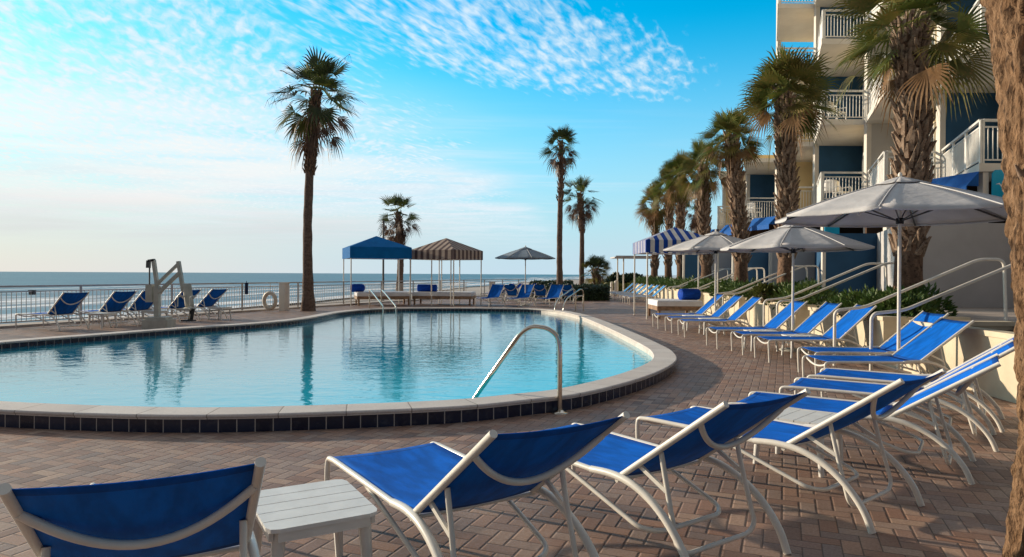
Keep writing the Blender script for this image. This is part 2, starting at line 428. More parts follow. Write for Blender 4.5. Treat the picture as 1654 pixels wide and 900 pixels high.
def offset(lp, w):
    out = []
    for i in range(len(lp)):
        t = (lp[(i + 1) % len(lp)] - lp[i - 1]).normalized(); out.append(lp[i] + Vector((t.y, -t.x, 0)) * w)
    return out
area = sum(loop[i - 1].x * loop[i].y - loop[i].x * loop[i - 1].y for i in range(NP))
sg = 1 if area > 0 else -1          # ccw -> (t.y,-t.x) points outwards
off_ = lambda w: offset(loop, w * sg)
def band(profile, name, ms, parent, midx=None):
    """profile: list of (outward offset, z); strip of quads around the pool with u = arc length"""
    b_ = MB(); rings = [off_(w) for w, z in profile]
    vs = []; base = 0
    for k, (w, z) in enumerate(profile):
        for i in range(NP + 1):
            p = rings[k][i % NP]; vs.append((p.x, p.y, z)); b_.uv[len(vs) - 1] = (PER * i / NP, k)
    fs = []
    for k in range(len(profile) - 1):
        for i in range(NP): 
            a = k * (NP + 1) + i; fs.append((a, a + 1, a + NP + 2, a + NP + 1))
    b_.add(vs, fs, False)
    if midx: b_.mi = [midx(i % NP) for i in range(len(fs))]
    return b_.build(name, ms, parent)
pool = thing('swimming_pool', 'large free-form swimming pool with raised pale coping and navy tile band', 'pool')
band([(.33, .128), (.33, .14), (.345, .15), (.345, .165), (.335, .175), (-.015, .175), (-.025, .165), (-.025, .145), (-.02, .135), (.02, .135)], 'coping', 'coping', pool)
band([(.31, -.02), (.31, .135)], 'outer_tile_band', 'tile', pool)
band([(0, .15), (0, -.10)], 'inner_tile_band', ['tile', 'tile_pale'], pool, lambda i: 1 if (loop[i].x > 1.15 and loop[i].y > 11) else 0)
wl = MB(); wl.add([(p.x, p.y, .05) for p in off_(.0)], [tuple(range(NP))]); o = wl.build('pool_water', 'water'); tag(o, kind='structure')
bs = MB(); ri = off_(.003); bs.add([(p.x, p.y, -.1) for p in ri] + [(p.x, p.y, -1.3) for p in ri], [(i, (i + 1) % NP, NP + (i + 1) % NP, NP + i) for i in range(NP)] + [tuple(range(NP, 2 * NP))])
bs.build('basin', 'tile_pale', pool)

# ------------------------------------------------------------------ ground: paved deck with a hole for the pool
RAILD = Vector((.405, 1, 0)); RAIL0 = Vector((-13.46, 17.9, 0))
def railp(Y, o=0.0): p = RAIL0 + RAILD * (Y - 17.9); n = Vector((-1, .405, 0)).normalized(); return p + n * o
dk = bmesh.new()
def addloop(pts):
    vs = [dk.verts.new(p) for p in pts]; return [dk.edges.new((vs[i], vs[(i + 1) % len(vs)])) for i in range(len(vs))]
a = railp(-12, .35); c = railp(58, .35)
outer = [Vector((a.x, a.y, 0)), Vector((24, -12, 0)), Vector((24, 58, 0)), Vector((c.x, c.y, 0))]
es = addloop(outer) + addloop([Vector((p.x, p.y, 0)) for p in off_(.29)])
bmesh.ops.triangle_fill(dk, use_beauty=True, edges=es, normal=(0, 0, 1))
me = bpy.data.meshes.new('paved_deck'); dk.to_mesh(me); dk.free(); me.materials.append(MAT['pavers'])
o = bpy.data.objects.new('paved_deck', me); col.objects.link(o); tag(o, kind='structure')
sw = MB(); pl = [railp(-12, .36), railp(58, .36), railp(58, .75), railp(-12, .75)]
sw.prism([(p.x, p.y) for p in pl][::-1], -4.5, -.04); tag(sw.build('sea_wall', 'concrete'), 'concrete sea wall holding up the brick deck above the beach', 'wall')
kb = MB(); pl = [railp(-12, -.06), railp(58, -.06), railp(58, .74), railp(-12, .74)]
kb.prism([(p.x, p.y) for p in pl][::-1], .0 - .03, .06); tag(kb.build('kerb_strip', 'floorpale'), kind='structure')
be = MB(); be.add([(-16000, -16000, -4.3), (16000, -16000, -4.3), (16000, 30000, -4.3), (-16000, 30000, -4.3)], [(0, 1, 2, 3)]); tag(be.build('beach_ground', 'sand'), kind='structure')
se = MB(); sh = []
Y = -300.0
while Y < 14000:
    u = 9 * noise.noise((Y * .012, 0, 3)) + 3 * noise.noise((Y * .06, 2, 1))
    sh.append((-60 + .152 * Y - u + (0 if Y < 700 else (Y - 700) * .25), Y, -4.0)); Y += 12 if Y < 800 else 400
se.add(sh + [(sh[-1][0], 26000, -4), (-16000, 26000, -4), (-16000, -300, -4)], [tuple(range(len(sh) + 3))]); tag(se.build('sea', 'sea'), kind='structure')

# ------------------------------------------------------------------ sun loungers
SW = .345
def lounger(ang, sling='sling', half=None):
    root = thing('sun_lounger', 'lounger', 'sun lounger')
    a = R(ang); ca, sa = math.cos(a), math.sin(a); BL = .87; hx, hz = 1.18, .38
    for s in (-1, 1):
        y = s * SW
        leg = round_path([(-.015, y * 1.02, 0), (-.03, y * 1.02, .30), (-.03, y, .375), (.09, y, .385)], .07)
        MB().tube(leg, .0165, 10).build('leg', 'white', root)
        MB().tube([(.09, y, .385), (.5, y, .387), (.97, y, .387)], .0165, 10, False).build('seat_rail', 'white', root)
        bow = smooth_path([(.97, y, .387), (1.14, y * 1.01, .402), (1.31, y * 1.03, .388), (1.47, y * 1.05, .328), (1.60, y * 1.07, .232), (1.695, y * 1.08, .115), (1.745, y * 1.08, 0)], 5)
        MB().tube(bow, .021, 10).build('leg', 'white', root)
        yb = s * (SW - .014)
        MB().tube([(hx, yb, hz + .012), (hx + BL * .5 * ca, yb, hz + .012 + BL * .5 * sa), (hx + BL * ca, yb, hz + .012 + BL * sa)], .0175, 10).build('back_rail', 'white', root)
    # seat sling, back sling
    def seat(u, v):
        x = .03 + 1.14 * u; y = (v - .5) * 2 * (SW - .008); sag = .035 * (1 - (2 * v - 1) ** 2) * math.sin(math.pi * min(1, u * .95 + .05)) ** .7
        return (x, y, .394 - sag)
    MB().grid(seat, 22, 10, .004, hem=1).build('seat_sling', [sling, 'hem'], root)
    nx, nz = -sa, ca
    def back(u, v):
        t = BL * (.0 + .985 * u); y = (v - .5) * 2 * (SW - .020); sag = .045 * (1 - (2 * v - 1) ** 2) * (.35 + .65 * math.sin(math.pi * u))
        return (hx + t * ca - nx * sag, y, hz + .016 + t * sa - nz * sag + (.0))
    MB().grid(back, 18, 10, .004, hem=1).build('back_sling', [sling, 'hem'], root)
    # curved bar behind the back
    pts = []
    for k in range(21):
        v = k / 20; y = -math.cos(math.pi * v) * .35 + (2 * v - 1) * .65; q = 1 - y * y; y *= (SW - .018); t = BL * (.78 - .21 * q)
        pts.append((hx + t * ca + sa * (.085 * q + .006), y, hz + .012 + t * sa - ca * (.085 * q + .006)))
    MB().tube(pts, .0155, 10).build('back_bar', 'white', root)
    pts = [(.012, (2 * k / 12 - 1) * SW, .372 - .07 * (1 - (2 * k / 12 - 1) ** 2)) for k in range(13)]
    MB().tube(pts, .014, 8).build('foot_bar', 'white', root)
    MB().tube([(1.175, -SW, .375), (1.175, SW, .375)], .0135, 8).build('hinge_bar', 'white', root)
    br = round_path([(.62, -SW, .375), (.9, -SW * .97, .29), (1.33, -SW * .93, .155), (1.40, -SW * .7, .14), (1.40, SW * .7, .14), (1.33, SW * .93, .155), (.9, SW * .97, .29), (.62, SW, .375)], .12)
    MB().tube(br, .0135, 8).build('brace', 'white', root)
    t = BL * .40; px_, pz_ = hx + t * ca, hz + t * sa
    pr = round_path([(px_, -SW + .04, pz_), (px_ + .04, -SW + .04, pz_ - .17), (px_ + .12, -SW + .03, .13), (px_ + .13, -SW * .72, .09), (px_ + .13, SW * .72, .09), (px_ + .12, SW - .03, .13), (px_ + .04, SW - .04, pz_ - .17), (px_, SW - .04, pz_)], .10)
    MB().tube(pr, .0135, 8).build('back_prop', 'white', root)
    for s in (-1, 1):
        MB().bar((px_ - .14, s * (SW - .03), pz_ - .10), (px_ + .045, s * (SW - .035), pz_ - .19), .016, .022).build('ratchet_bar', 'white', root)
    return root
GN = 'loungers fanned out in the foreground and by the near umbrella'
GM = 'loungers in the row between the stairs'
GL = 'loungers beside the striped blue cabana'
GF = 'loungers in the far row past the striped blue cabana'
GA = 'loungers grouped under the slate grey umbrella'
GR = 'loungers along the sea railing'
SP = []
SP += [((-1.88, 3.71), (.42, -.907), 36, 'blue lounger seen from behind at the bottom left corner, nearest the camera', GN),
       ((-.806, 4.30), (.54, -.84), 36, 'blue lounger immediately right of the slatted white side table in the foreground', GN),
       ((.19, 4.88), (.57, -.82), 36, 'blue lounger in the front row, third from the left', GN),
       ((1.28, 5.54), (.64, -.77), 36, 'blue lounger with dark back to the viewer, just left of the second white table', GN),
       ((2.11, 6.21), (.82, -.57), 34, 'blue lounger just right of the second white side table', GN),
       ((2.93, 7.12), (.83, -.56), 36, 'blue lounger in the foreground, its head behind the rough palm trunk, lower of two', GN),
       ((3.55, 7.89), (.81, -.585), 36, 'blue lounger in the foreground, sunlit back ending at the rough palm trunk, upper of two', GN),
       ((4.08, 9.12), (1, -.02), 38, 'blue lounger with sunlit back beside the large umbrella pole, on its near side', GN),
       ((4.46, 10.22), (1, -.06), 41, 'blue lounger behind the large grey umbrella pole, beside the nearest stair handrails', GN)]
SP += [((4.46, 12.07), (1, 0), 43, 'sunlit blue lounger just past the nearest stair handrails, first of three', GM),
       ((4.38, 13.15), (1, 0), 43, 'sunlit blue lounger just in front of the middle umbrella pole, second of three', GM),
       ((4.2, 14.2), (1, 0), 42, 'sunlit blue lounger just behind the middle umbrella pole, next to the second stairs', GM)]
SP += [((4.2, 16.75), (1, 0), 42, 'blue lounger just past the second stairs, first of three before the striped cabana', GL),
       ((4.16, 17.95), (1, 0), 42, 'blue lounger in front of the farther grey umbrella pole, second before the striped blue cabana', GL),
       ((4.1, 19.3), (1, 0), 42, 'blue lounger nearest to the striped blue cabana, behind the farther grey umbrella pole', GL)]
ordn = ['first', 'second', 'third', 'fourth', 'fifth', 'sixth', 'last']
for k in range(7):
    SP.append(((5.95 + .02 * k, 34.6 + 1.6 * k), (1, .0), 42, 'pale blue lounger, %s in the far row beyond the blue striped cabana' % ordn[k], GF))
SP += [((-1.36, 31.3), (.42, .91), 46, 'royal blue lounger facing the pool beside the brown striped cabana', GA),
       ((.0, 31.3), (.42, .91), 46, 'royal blue lounger facing the pool in front of the slate grey umbrella', GA),
       ((1.42, 31.3), (.42, .91), 46, 'royal blue lounger facing the pool beside the pool ladder', GA),
       ((.55, 36.4), (-.4, -.92), 42, 'lounger with dark back turned here, behind the royal blue one near the brown cabana', GA),
       ((2.0, 36.4), (-.4, -.92), 42, 'lounger with dark back turned here, just right of the slate grey umbrella pole', GA),
       ((3.45, 36.4), (-.4, -.92), 42, 'lounger with dark back turned here, behind the royal blue one near the pool ladder', GA)]
for k, (px, lab) in enumerate(((829, 'leftmost of the loungers seen side-on behind the slate grey umbrella'), (843, 'second lounger from the left seen side-on behind the slate grey umbrella'),
                               (866, 'third lounger from the left seen side-on behind the slate grey umbrella'), (890, 'side-on lounger beside the foot of the slender tall palm'))):
    Yh = 39.5 + .2 * k; SP.append(((XatY(px, Yh) - 1.75, Yh + .6), (.93, -.37), 42, lab, GA))
for s_, lab in ((0, 'dark blue lounger by the sea railing, leftmost of its row'), (1.42, 'dark blue lounger by the sea railing, second from the left'), (2.31, 'dark blue lounger behind the mast of the pool lift'),
                (3.65, 'dark blue lounger hidden behind the seat of the pool lift'), (4.68, 'dark blue lounger right of the pool lift seat, last along the sea railing')):
    SP.append(((-12.87 + .38 * s_, 18.2 + .925 * s_), (.93, -.37), 42, lab, GR))
protos = {}
for (fx, fy), (dx, dy), an, lab, grp in SP:
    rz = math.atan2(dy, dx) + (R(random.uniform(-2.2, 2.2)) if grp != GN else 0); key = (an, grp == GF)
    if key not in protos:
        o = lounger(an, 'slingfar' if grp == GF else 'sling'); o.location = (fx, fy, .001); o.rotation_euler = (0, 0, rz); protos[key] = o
        o['label'] = lab; o['group'] = grp
    else: copy_tree(protos[key], (fx, fy, .001), rz, lab, grp)

# ------------------------------------------------------------------ side tables
def side_table():
    root = thing('side_table', 'table', 'side table')
    L, Wd, z = .60, .50, .40
    tp = MB()
    def outline(x0, x1, y0, y1): return [(x0, y0), (x1, y0), (x1, y1), (x0, y1)]
    ns = 5; step = L / ns
    for k in range(ns):
        x0 = -L / 2 + k * step + .004; x1 = x0 + step - .008; c = .05
        if k == 0: po = [(x0 + c * .3, -Wd / 2 + c * .3), (x0 + c, -Wd / 2), (x1, -Wd / 2), (x1, Wd / 2), (x0 + c, Wd / 2), (x0 + c * .3, Wd / 2 - c * .3), (x0, Wd / 2 - c), (x0, -Wd / 2 + c)]
        elif k == ns - 1: po = [(x0, -Wd / 2), (x1 - c, -Wd / 2), (x1 - c * .3, -Wd / 2 + c * .3), (x1, -Wd / 2 + c), (x1, Wd / 2 - c), (x1 - c * .3, Wd / 2 - c * .3), (x1 - c, Wd / 2), (x0, Wd / 2)]
        else: po = outline(x0, x1, -Wd / 2, Wd / 2)
        tp.prism(po, z - .018, z)
    tp.build('tabletop', 'beigeplastic', root)
    ap = MB()
    for s in (-1, 1):
        ap.box((0, s * (Wd / 2 - .022), z - .04), (L - .09, .02, .043)); ap.box((s * (L / 2 - .022), 0, z - .041), (.02, Wd - .09, .041))
    ap.build('apron', 'beigeplastic', root)
    for sx in (-1, 1):
        for sy in (-1, 1):
            lg = MB(); x, y = sx * (L / 2 - .07), sy * (Wd / 2 - .06)
            lg.tube([(x, y, z - .02), (x + sx * .01, y + sy * .012, .2), (x + sx * .025, y + sy * .025, 0)], [.034, .027, .02], 6)
            lg.build('leg', 'beigeplastic', root)
    return root
TB = [((-.965, 3.27), (.50, -.865), 'slatted white side table in the left foreground between two blue loungers'),
      ((2.28, 5.40), (.72, -.69), 'white side table among the foreground loungers, in front of the large umbrella'),
      ((5.35, 12.6), (1, 0), 'small white table between the first two loungers under the middle umbrella'),
      ((5.0, 13.67), (1, 0), 'small white table at the foot of the middle umbrella pole'),
      ((5.1, 17.35), (1, 0), 'small white table between the two loungers past the second stairs'),
      ((5.0, 18.62), (1, 0), 'small white table at the foot of the farther grey umbrella pole'),
      ((-11.0, 18.3), (.93, -.37), 'small beige table between the two leftmost loungers at the sea railing'),
      ((-10.25, 19.55), (.93, -.37), 'small beige table behind the pool lift mast'),
      ((-9.35, 21.8), (.93, -.37), 'small beige table in front of the last lounger along the sea railing')]
t0 = None
for (x, y), (dx, dy), lab in TB:
    if t0 is None: t0 = side_table(); t0.location = (x, y, 0); t0.rotation_euler = (0, 0, math.atan2(dy, dx)); t0['label'] = lab; t0['group'] = 'side tables between the loungers'
    else: copy_tree(t0, (x, y, 0), math.atan2(dy, dx), lab)

# ------------------------------------------------------------------ umbrellas
def umbrella(x, y, D, zr, zt, mt, lab, rot=0.0, strap=False, cz=0.0):
    root = thing('patio_umbrella', lab, 'umbrella', (x, y, 0), rot, 'patio umbrellas on poles')
    Rr = D / 2; n = 8
    cn = MB(); tv = .92
    hz = lambda t: zr + (zt - zr) * (1 - t) + .05 * math.sin(math.pi * t) * (zt - zr)
    nr = 8
    for k in range(n):
        a0, a1 = 2 * math.pi * k / n, 2 * math.pi * (k + 1) / n
        def pan(u, v, a0=a0, a1=a1):
            t = .10 + .90 * u; e = (1 - (2 * v - 1) ** 2)
            p = Vector((math.cos(a0), math.sin(a0), 0)).lerp(Vector((math.cos(a1), math.sin(a1), 0)), v) * Rr * t
            inward = 1 - .035 * e * t * t
            return (p.x * inward, p.y * inward, hz(t) - .03 * e * t * (1 - .3 * t))
        cn.grid(pan, nr, 6, .004)
        def val(u, v, a0=a0, a1=a1):
            e = (1 - (2 * v - 1) ** 2); p = Vector((math.cos(a0), math.sin(a0), 0)).lerp(Vector((math.cos(a1), math.sin(a1), 0)), v) * Rr * (1 - .035 * e)
            return (p.x, p.y, hz(1.0) - .021 * e - .028 * u)
        cn.grid(val, 1, 6, .003)
        cn.tube([Vector(pan(q / 10, 0)) + Vector((0, 0, .004)) for q in range(11)], .008, 5, mi=1)
    cn.build('canopy', [mt, 'seam'], root)
    vt = MB()
    for k in range(n):
        a0, a1 = 2 * math.pi * k / n, 2 * math.pi * (k + 1) / n
        def pan(u, v, a0=a0, a1=a1):
            t = .01 + .21 * u; p = Vector((math.cos(a0), math.sin(a0), 0)).lerp(Vector((math.cos(a1), math.sin(a1), 0)), v) * Rr * t
            return (p.x, p.y, hz(t) + .045 - .02 * u - .012 * math.sin(v * math.pi) * u)
        vt.grid(pan, 3, 4, .004)
    vt.build('vent_cap', mt, root)
    MB().tube([(0, 0, .03), (0, 0, zt + .02)], .024, 12).build('pole', 'white', root)
    MB().lathe([(0, zt + .10), (.02, zt + .09), (.03, zt + .06), (.018, zt + .03), (.018, zt)], 12).build('finial', 'white', root)
    MB().lathe([(0, .09), (.03, .09), (.035, .05), (.23, .04), (.25, .02), (.25, 0)], 24).build('base', 'liftgrey', root)
    MB().lathe([(.024, zr - .10), (.05, zr - .10), (.05, zr - .02), (.024, zr - .02)], 12).build('hub', 'darkrubber', root)
    for k in range(n):
        a = 2 * math.pi * k / n; c, s = math.cos(a), math.sin(a)
        rb = MB(); rb.bar((.03 * c, .03 * s, zt - .03), (Rr * .985 * c, Rr * .985 * s, zr - .022), .018, .022)
        rb.build('rib', 'lamp', root)
        st = MB(); st.bar((.05 * c, .05 * s, zr - .05), (Rr * .5 * c, Rr * .5 * s, zr + (zt - zr) * .5 - .03), .014, .016); st.build('strut', 'lamp', root)
    if strap: MB().bar((-.93, -.42, zr - .03), (-.72, -.40, zr + .12), .02, .028).build('tie_strap', 'white', root)
    return root
umbrella(5.47, 9.62, 3.42, 2.34, 2.87, 'greycanvas', 'largest pale grey umbrella, in front of the big cabbage palm', R(8), True)
umbrella(5.62, 13.62, 2.88, 2.05, 2.53, 'greycanvas', 'pale grey umbrella in the middle of the three by the building', R(14))
umbrella(5.56, 18.6, 2.95, 2.19, 2.66, 'greycanvas', 'pale grey umbrella next to the blue and white striped cabana', R(5))
umbrella(.64, 32.6, 2.95, 2.27, 2.78, 'darkgreycanvas', 'slate grey umbrella by the sea left of the slender tall palm', R(10))

# ------------------------------------------------------------------ cabanas and daybeds
def cabana(lab, origin, rz, w, d, ze, zv, zp, cols, nstripe, group, npost=4, name='cabana'):
    """origin = front left corner, x right, y back"""
    root = thing(name, lab, 'cabana', origin, rz, group)
    cn = MB(); th = .0
    def side(p0, p1, apex):
        p0 = Vector(p0); p1 = Vector(p1); n = nstripe if nstripe else 1; L = (p1 - p0)
        for k in range(n):
            mi = k % 2 if nstripe else 0
            s0, s1 = k / n, (k + 1) / n
            a, b_ = p0 + L * s0, p0 + L * s1
            cn.add([(a.x, a.y, zv), (b_.x, b_.y, zv), (b_.x, b_.y, ze), (a.x, a.y, ze)], [(0, 3, 2, 1)], False, mi)
            def top(s):
                q = 1 - abs(2 * s - 1); base = p0 + L * s; mid = p0 + L * .5
                return base + (Vector((apex[0], apex[1], 0)) - mid) * q, zv + (zp - zv) * q
            ss = [s0] + ([.5] if s0 < .5 < s1 else []) + [s1]
            for i in range(len(ss) - 1):
                (t0_, z0), (t1_, z1) = top(ss[i]), top(ss[i + 1])
                A, B = p0 + L * ss[i], p0 + L * ss[i + 1]
                cn.add([(A.x, A.y, zv), (B.x, B.y, zv), (t1_.x, t1_.y, z1), (t0_.x, t0_.y, z0)], [(0, 1, 2, 3)], False, mi)
    C = [(0, 0, 0), (w, 0, 0), (w, d, 0), (0, d, 0)]
    for i in range(4): side(C[i], C[(i + 1) % 4], (w / 2, d / 2))
    # scalloped lower hem
    cn.build('canopy', cols, root)
    ps = [(.06, .06), (w - .06, .06), (w - .06, d - .06), (.06, d - .06)]
    if npost == 8: ps += [(w / 2, .06), (w / 2, d - .06), (w - .22, .06), (.22, d - .06)]
    for x, y in ps: MB().tube([(x, y, 0), (x, y, ze + .3)], .028, 10).build('post', 'white', root)
    fr = MB()
    for i in range(4): 
        a = Vector(ps[i]); b_ = Vector(ps[(i + 1) % 4]); fr.tube([(a.x, a.y, ze + .03), (b_.x, b_.y, ze + .03)], .02, 8)
        fr.tube([(a.x, a.y, zv - .03), (w / 2, d / 2, zp - .05)], .016, 8)
    fr.build('roof_frame', 'white', root)
    return root
cabana('bright blue peaked cabana over a white daybed by the sea', (-7.38, 31.0, 0), R(21.5), 2.86, 2.6, 2.2, 2.72, 3.3, ['bluecanvas'], 0, 'fabric cabanas')
cw = 2.75; a_ = R(33)
cabana('brown and tan striped cabana over a white daybed by the sea', (-2.68 - cw * math.cos(a_), 31.4 + cw * math.sin(a_), 0), -a_, cw, 2.3, 2.18, 2.62, 3.24, ['stripebrown', 'stripetan'], 15, 'fabric cabanas', 8)
cabana('blue and white striped cabana beside the palm row', (4.5, 22.9, 0), R(0), 2.5, 2.5, 2.26, 2.68, 3.2, ['stripeblue', 'stripewhite'], 17, 'fabric cabanas')

def daybed(lab, loc, rz, L=1.9, Wd=1.5, bol=None, z=.46):
    root = thing('daybed', lab, 'daybed', loc, rz, 'white daybeds under the cabanas')
    fr = MB()
    for s in (-1, 1):
        fr.box((0, s * (Wd / 2 - .03), z - .10), (L, .05, .14)); fr.box((s * (L / 2 - .025), 0, z - .10), (.05, Wd - .112, .138))
    for k in range(7): fr.box((-L / 2 + .15 + k * (L - .3) / 6, 0, z - .06), (.09, Wd - .113, .02))
    fr.build('frame', 'wood', root)
    for sx in (-1, 1):
        for sy in (-1, 1): MB().box((sx * (L / 2 - .09), sy * (Wd / 2 - .10), (z - .172) / 2), (.08, .08, z - .172)).build('leg', 'wood', root)
    mt = MB(); r_ = .05; zz0, zz1 = z - .045, z + .17
    prof = [(.04, zz0), (0, zz0 + .03), (0, zz1 - .04), (.04, zz1)]
    vs = []
    for ins, zq in prof: vs += [(-L / 2 + ins, -Wd / 2 + ins, zq), (L / 2 - ins, -Wd / 2 + ins, zq), (L / 2 - ins, Wd / 2 - ins, zq), (-L / 2 + ins, Wd / 2 - ins, zq)]
    fs = [(0, 3, 2, 1), (12, 13, 14, 15)] + [(4 * k + i, 4 * k + (i + 1) % 4, 4 * k + 4 + (i + 1) % 4, 4 * k + 4 + i) for k in range(3) for i in range(4)]
    mt.add(vs, fs); mt.build('mattress', 'cushion', root)
    return root
def bolster(loc, rz, L, r_, lab):
    b_ = MB(); prof = [(0, -L / 2), (r_ * .8, -L / 2), (r_ * .97, -L / 2 + .02), (r_, -L / 2 + .06), (r_, L / 2 - .06), (r_ * .97, L / 2 - .02), (r_ * .8, L / 2), (0, L / 2)]
    b_.lathe(prof, 20); o = b_.build('bolster_cushion', 'bolster'); o.location = loc; o.rotation_euler = (R(90), 0, rz + R(90)); tag(o, lab, 'cushion', 'blue bolster cushions on daybeds'); return o
p = at(612, 480, 31.8); daybed('white daybed on a wooden frame under the bright blue cabana', (p.x, 32.6, 0), R(18), 2.5, 1.6)
p = at(716, 480, 32.6); daybed('white daybed on a wooden frame under the brown striped cabana', (p.x, 33.3, 0), R(-4), 2.85, 1.7)
daybed('white daybed on a wooden frame under the blue and white striped cabana', (5.72, 24.1, 0), 0, 1.55, 1.9)
p = at(577, 471, 32.2); bolster((p.x, 32.25, .62 + .19), R(60), .7, .19, 'round blue bolster lying on the daybed under the bright blue cabana')
p = at(690, 466, 33.2); bolster((p.x, 33.2, .62 + .18), R(0), .95, .18, 'long blue bolster lying on the daybed under the brown striped cabana')
bolster((6.25, 24.0, .62 + .2), R(20), .75, .2, 'blue bolster lying on the daybed under the blue and white striped cabana')

# ------------------------------------------------------------------ sea railing
rl = thing('sea_railing', 'long pale metal railing with thin balusters along the sea edge of the deck', 'railing')
Y0, Y1 = 2.0, 54.0
def rp(Y, z): p = railp(Y); return (p.x, p.y, z)
MB().bar(rp(Y0, 1.10), rp(Y1, 1.10), .055, .05).build('top_rail', 'railgrey', rl)
MB().bar(rp(Y0, .96), rp(Y1, .96), .03, .03).build('middle_rail', 'railgrey', rl)
MB().bar(rp(Y0, .15), rp(Y1, .15), .03, .03).build('bottom_rail', 'railgrey', rl)
bl = MB(); Yq = Y0; dY = .118
while Yq < 44: bl.tube([rp(Yq, .15), rp(Yq, .96)], 0.0105, 4, False); Yq += dY
bl.build('balusters', 'railgrey', rl)
Yq = 5.2
while Yq < 54: MB().box(rp(Yq, .59), (.05, .05, 1.03), math.atan2(1, .405)).build('post', 'railgrey', rl); Yq += 2.95
def rect_post(px, Y, w, h, name, mt, lab, cat, group=None):
    p = railp(Y, -.16); x = XatY(px, Y)
    b_ = MB(); b_.box((0, 0, h / 2), (w, w, h)); b_.box((0, 0, h + .02), (w + .05, w + .05, .04)); o = b_.build(name, mt, None, (x, Y, 0)); o.rotation_euler = (0, 0, R(-21)); tag(o, lab, cat, group); return o
rect_post(459, 27.0, .27, 1.08, 'gate_pillar', 'slabwhite', 'square white pillar beside the life ring in the sea railing', 'pillar')
rect_post(795, 43.5, .3, 1.0, 'gate_pillar', 'slabwhite', 'small square white pillar in the sea railing left of the slate grey umbrella', 'pillar')
# life ring on the railing
lr = thing('life_ring', 'pale life ring hanging on the sea railing left of the white pillar', 'life ring', (XatY(436, 26.4), 26.4, 0), R(-20))
MB().tube([(.27 * math.cos(2 * math.pi * k / 28), 0, .42 + .30 * math.sin(2 * math.pi * k / 28)) for k in range(28)], .075, 10, closed=True).build('ring', 'ring', lr)
MB().tube([(0, 0, .72), (0, .02, 1.1)], .012, 6).build('rope', 'ring', lr)
# dark box hanging on the railing
p = at(396, 466, 24.6); b_ = MB(); b_.box((0, 0, 0), (.10, .06, .42)); b_.tube([(0, 0, .2), (0, 0, .27)], .012, 6); o = b_.build('hanging_bag', 'navytile_plain', None, (p.x + .05, 24.6, .93)); tag(o, 'narrow dark bag hanging on the sea railing right of the pool lift', 'bag')
p = at(52, 473, 18.7); b_ = MB(); b_.box((0, 0, 0), (.13, .09, .11)); b_.box((0, 0, .065), (.15, .11, .02)); o = b_.build('junction_box', 'lamp', None, (p.x, p.y, p.z)); tag(o, 'small dark box fixed on a post of the sea railing at the far left', 'box')

# ------------------------------------------------------------------ pool lift
LX, LY = XatY(256, 17.9), 17.9
lf = thing('pool_lift', 'grey pool lift with seat on a swinging arm at the pool edge', 'pool lift', (LX, LY, 0))
def lx(px): return XatY(px, LY) - LX
def lz(py): return at(256, py, LY).z
b_ = MB(); b_.prism([(-.30, -.26), (.30, -.26), (.33, -.2), (.33, .26), (-.33, .26), (-.33, -.2)], 0, .26); b_.prism([(-.26, -.2), (.28, -.2), (.28, .2), (-.26, .2)], .26, .33); b_.build('base', 'liftgrey', lf)
b_ = MB(); b_.bar((lx(254.5), 0, .33), (lx(254), 0, lz(462)), .14, .12); b_.bar((lx(254), 0, lz(462)), (lx(248), 0, lz(420)), .10, .08); b_.build('mast', 'liftgrey', lf)
b_ = MB(); b_.bar((lx(240), 0, lz(421.5)), (lx(249.5), 0, lz(420)), .1, .06); b_.bar((lx(240), 0, lz(421)), (lx(239.5), 0, lz(433)), .1, .08); b_.tube([(lx(241.5), 0, lz(433)), (lx(241.5), 0, lz(462))], .02, 8); b_.build('actuator', 'lamp', lf)
b_ = MB(); b_.box((lx(243), -.02, lz(474)), (.16, .16, .46)); b_.build('battery_box', 'liftgrey', lf)
b_ = MB(); b_.bar((lx(254), -.03, lz(460)), (lx(289), -.03, lz(426)), .07, .07); b_.build('arm', 'liftgrey', lf)
b_ = MB(); b_.bar((lx(258), -.04, lz(472)), (lx(291), -.04, lz(441)), .10, .08); b_.build('arm', 'liftgrey', lf)
b_ = MB(); b_.bar((lx(289), -.03, lz(422)), (lx(297), -.03, lz(470)), .09, .085); b_.build('hanger', 'liftgrey', lf)
b_ = MB()
def stb(u, v):
    q = v - .5; return (lx(296 + 17 * v) + .02 * u, -.10 - .05 * math.cos(q * 3) , lz(458 + 37 * u) )
b_.grid(lambda u, v: (lx(297 + 5 * u + 15 * v), -.10 - .04 * math.cos((v - .5) * 3.0), lz(458 + 37 * u)), 6, 6, .05)
b_.build('seat_back', 'liftgrey', lf)
b_ = MB(); b_.grid(lambda u, v: (lx(302 + 18 * v), -.12 - .42 * u, lz(496) - .03 * math.sin(u * 3)), 5, 5, .05); b_.build('seat', 'liftgrey', lf)
for s in (300, 320): MB().tube(round_path([(lx(s), -.1, lz(478)), (lx(s), -.42, lz(478)), (lx(s), -.44, lz(494))], .06), .018, 8).build('armrest', 'liftgrey', lf)
b_ = MB(); b_.bar((lx(321), -.34, lz(497)), (lx(319), -.40, .26), .07, .1); b_.box((lx(318), -.46, .27), (.3, .2, .03)); b_.build('footrest', 'darkrubber', lf)

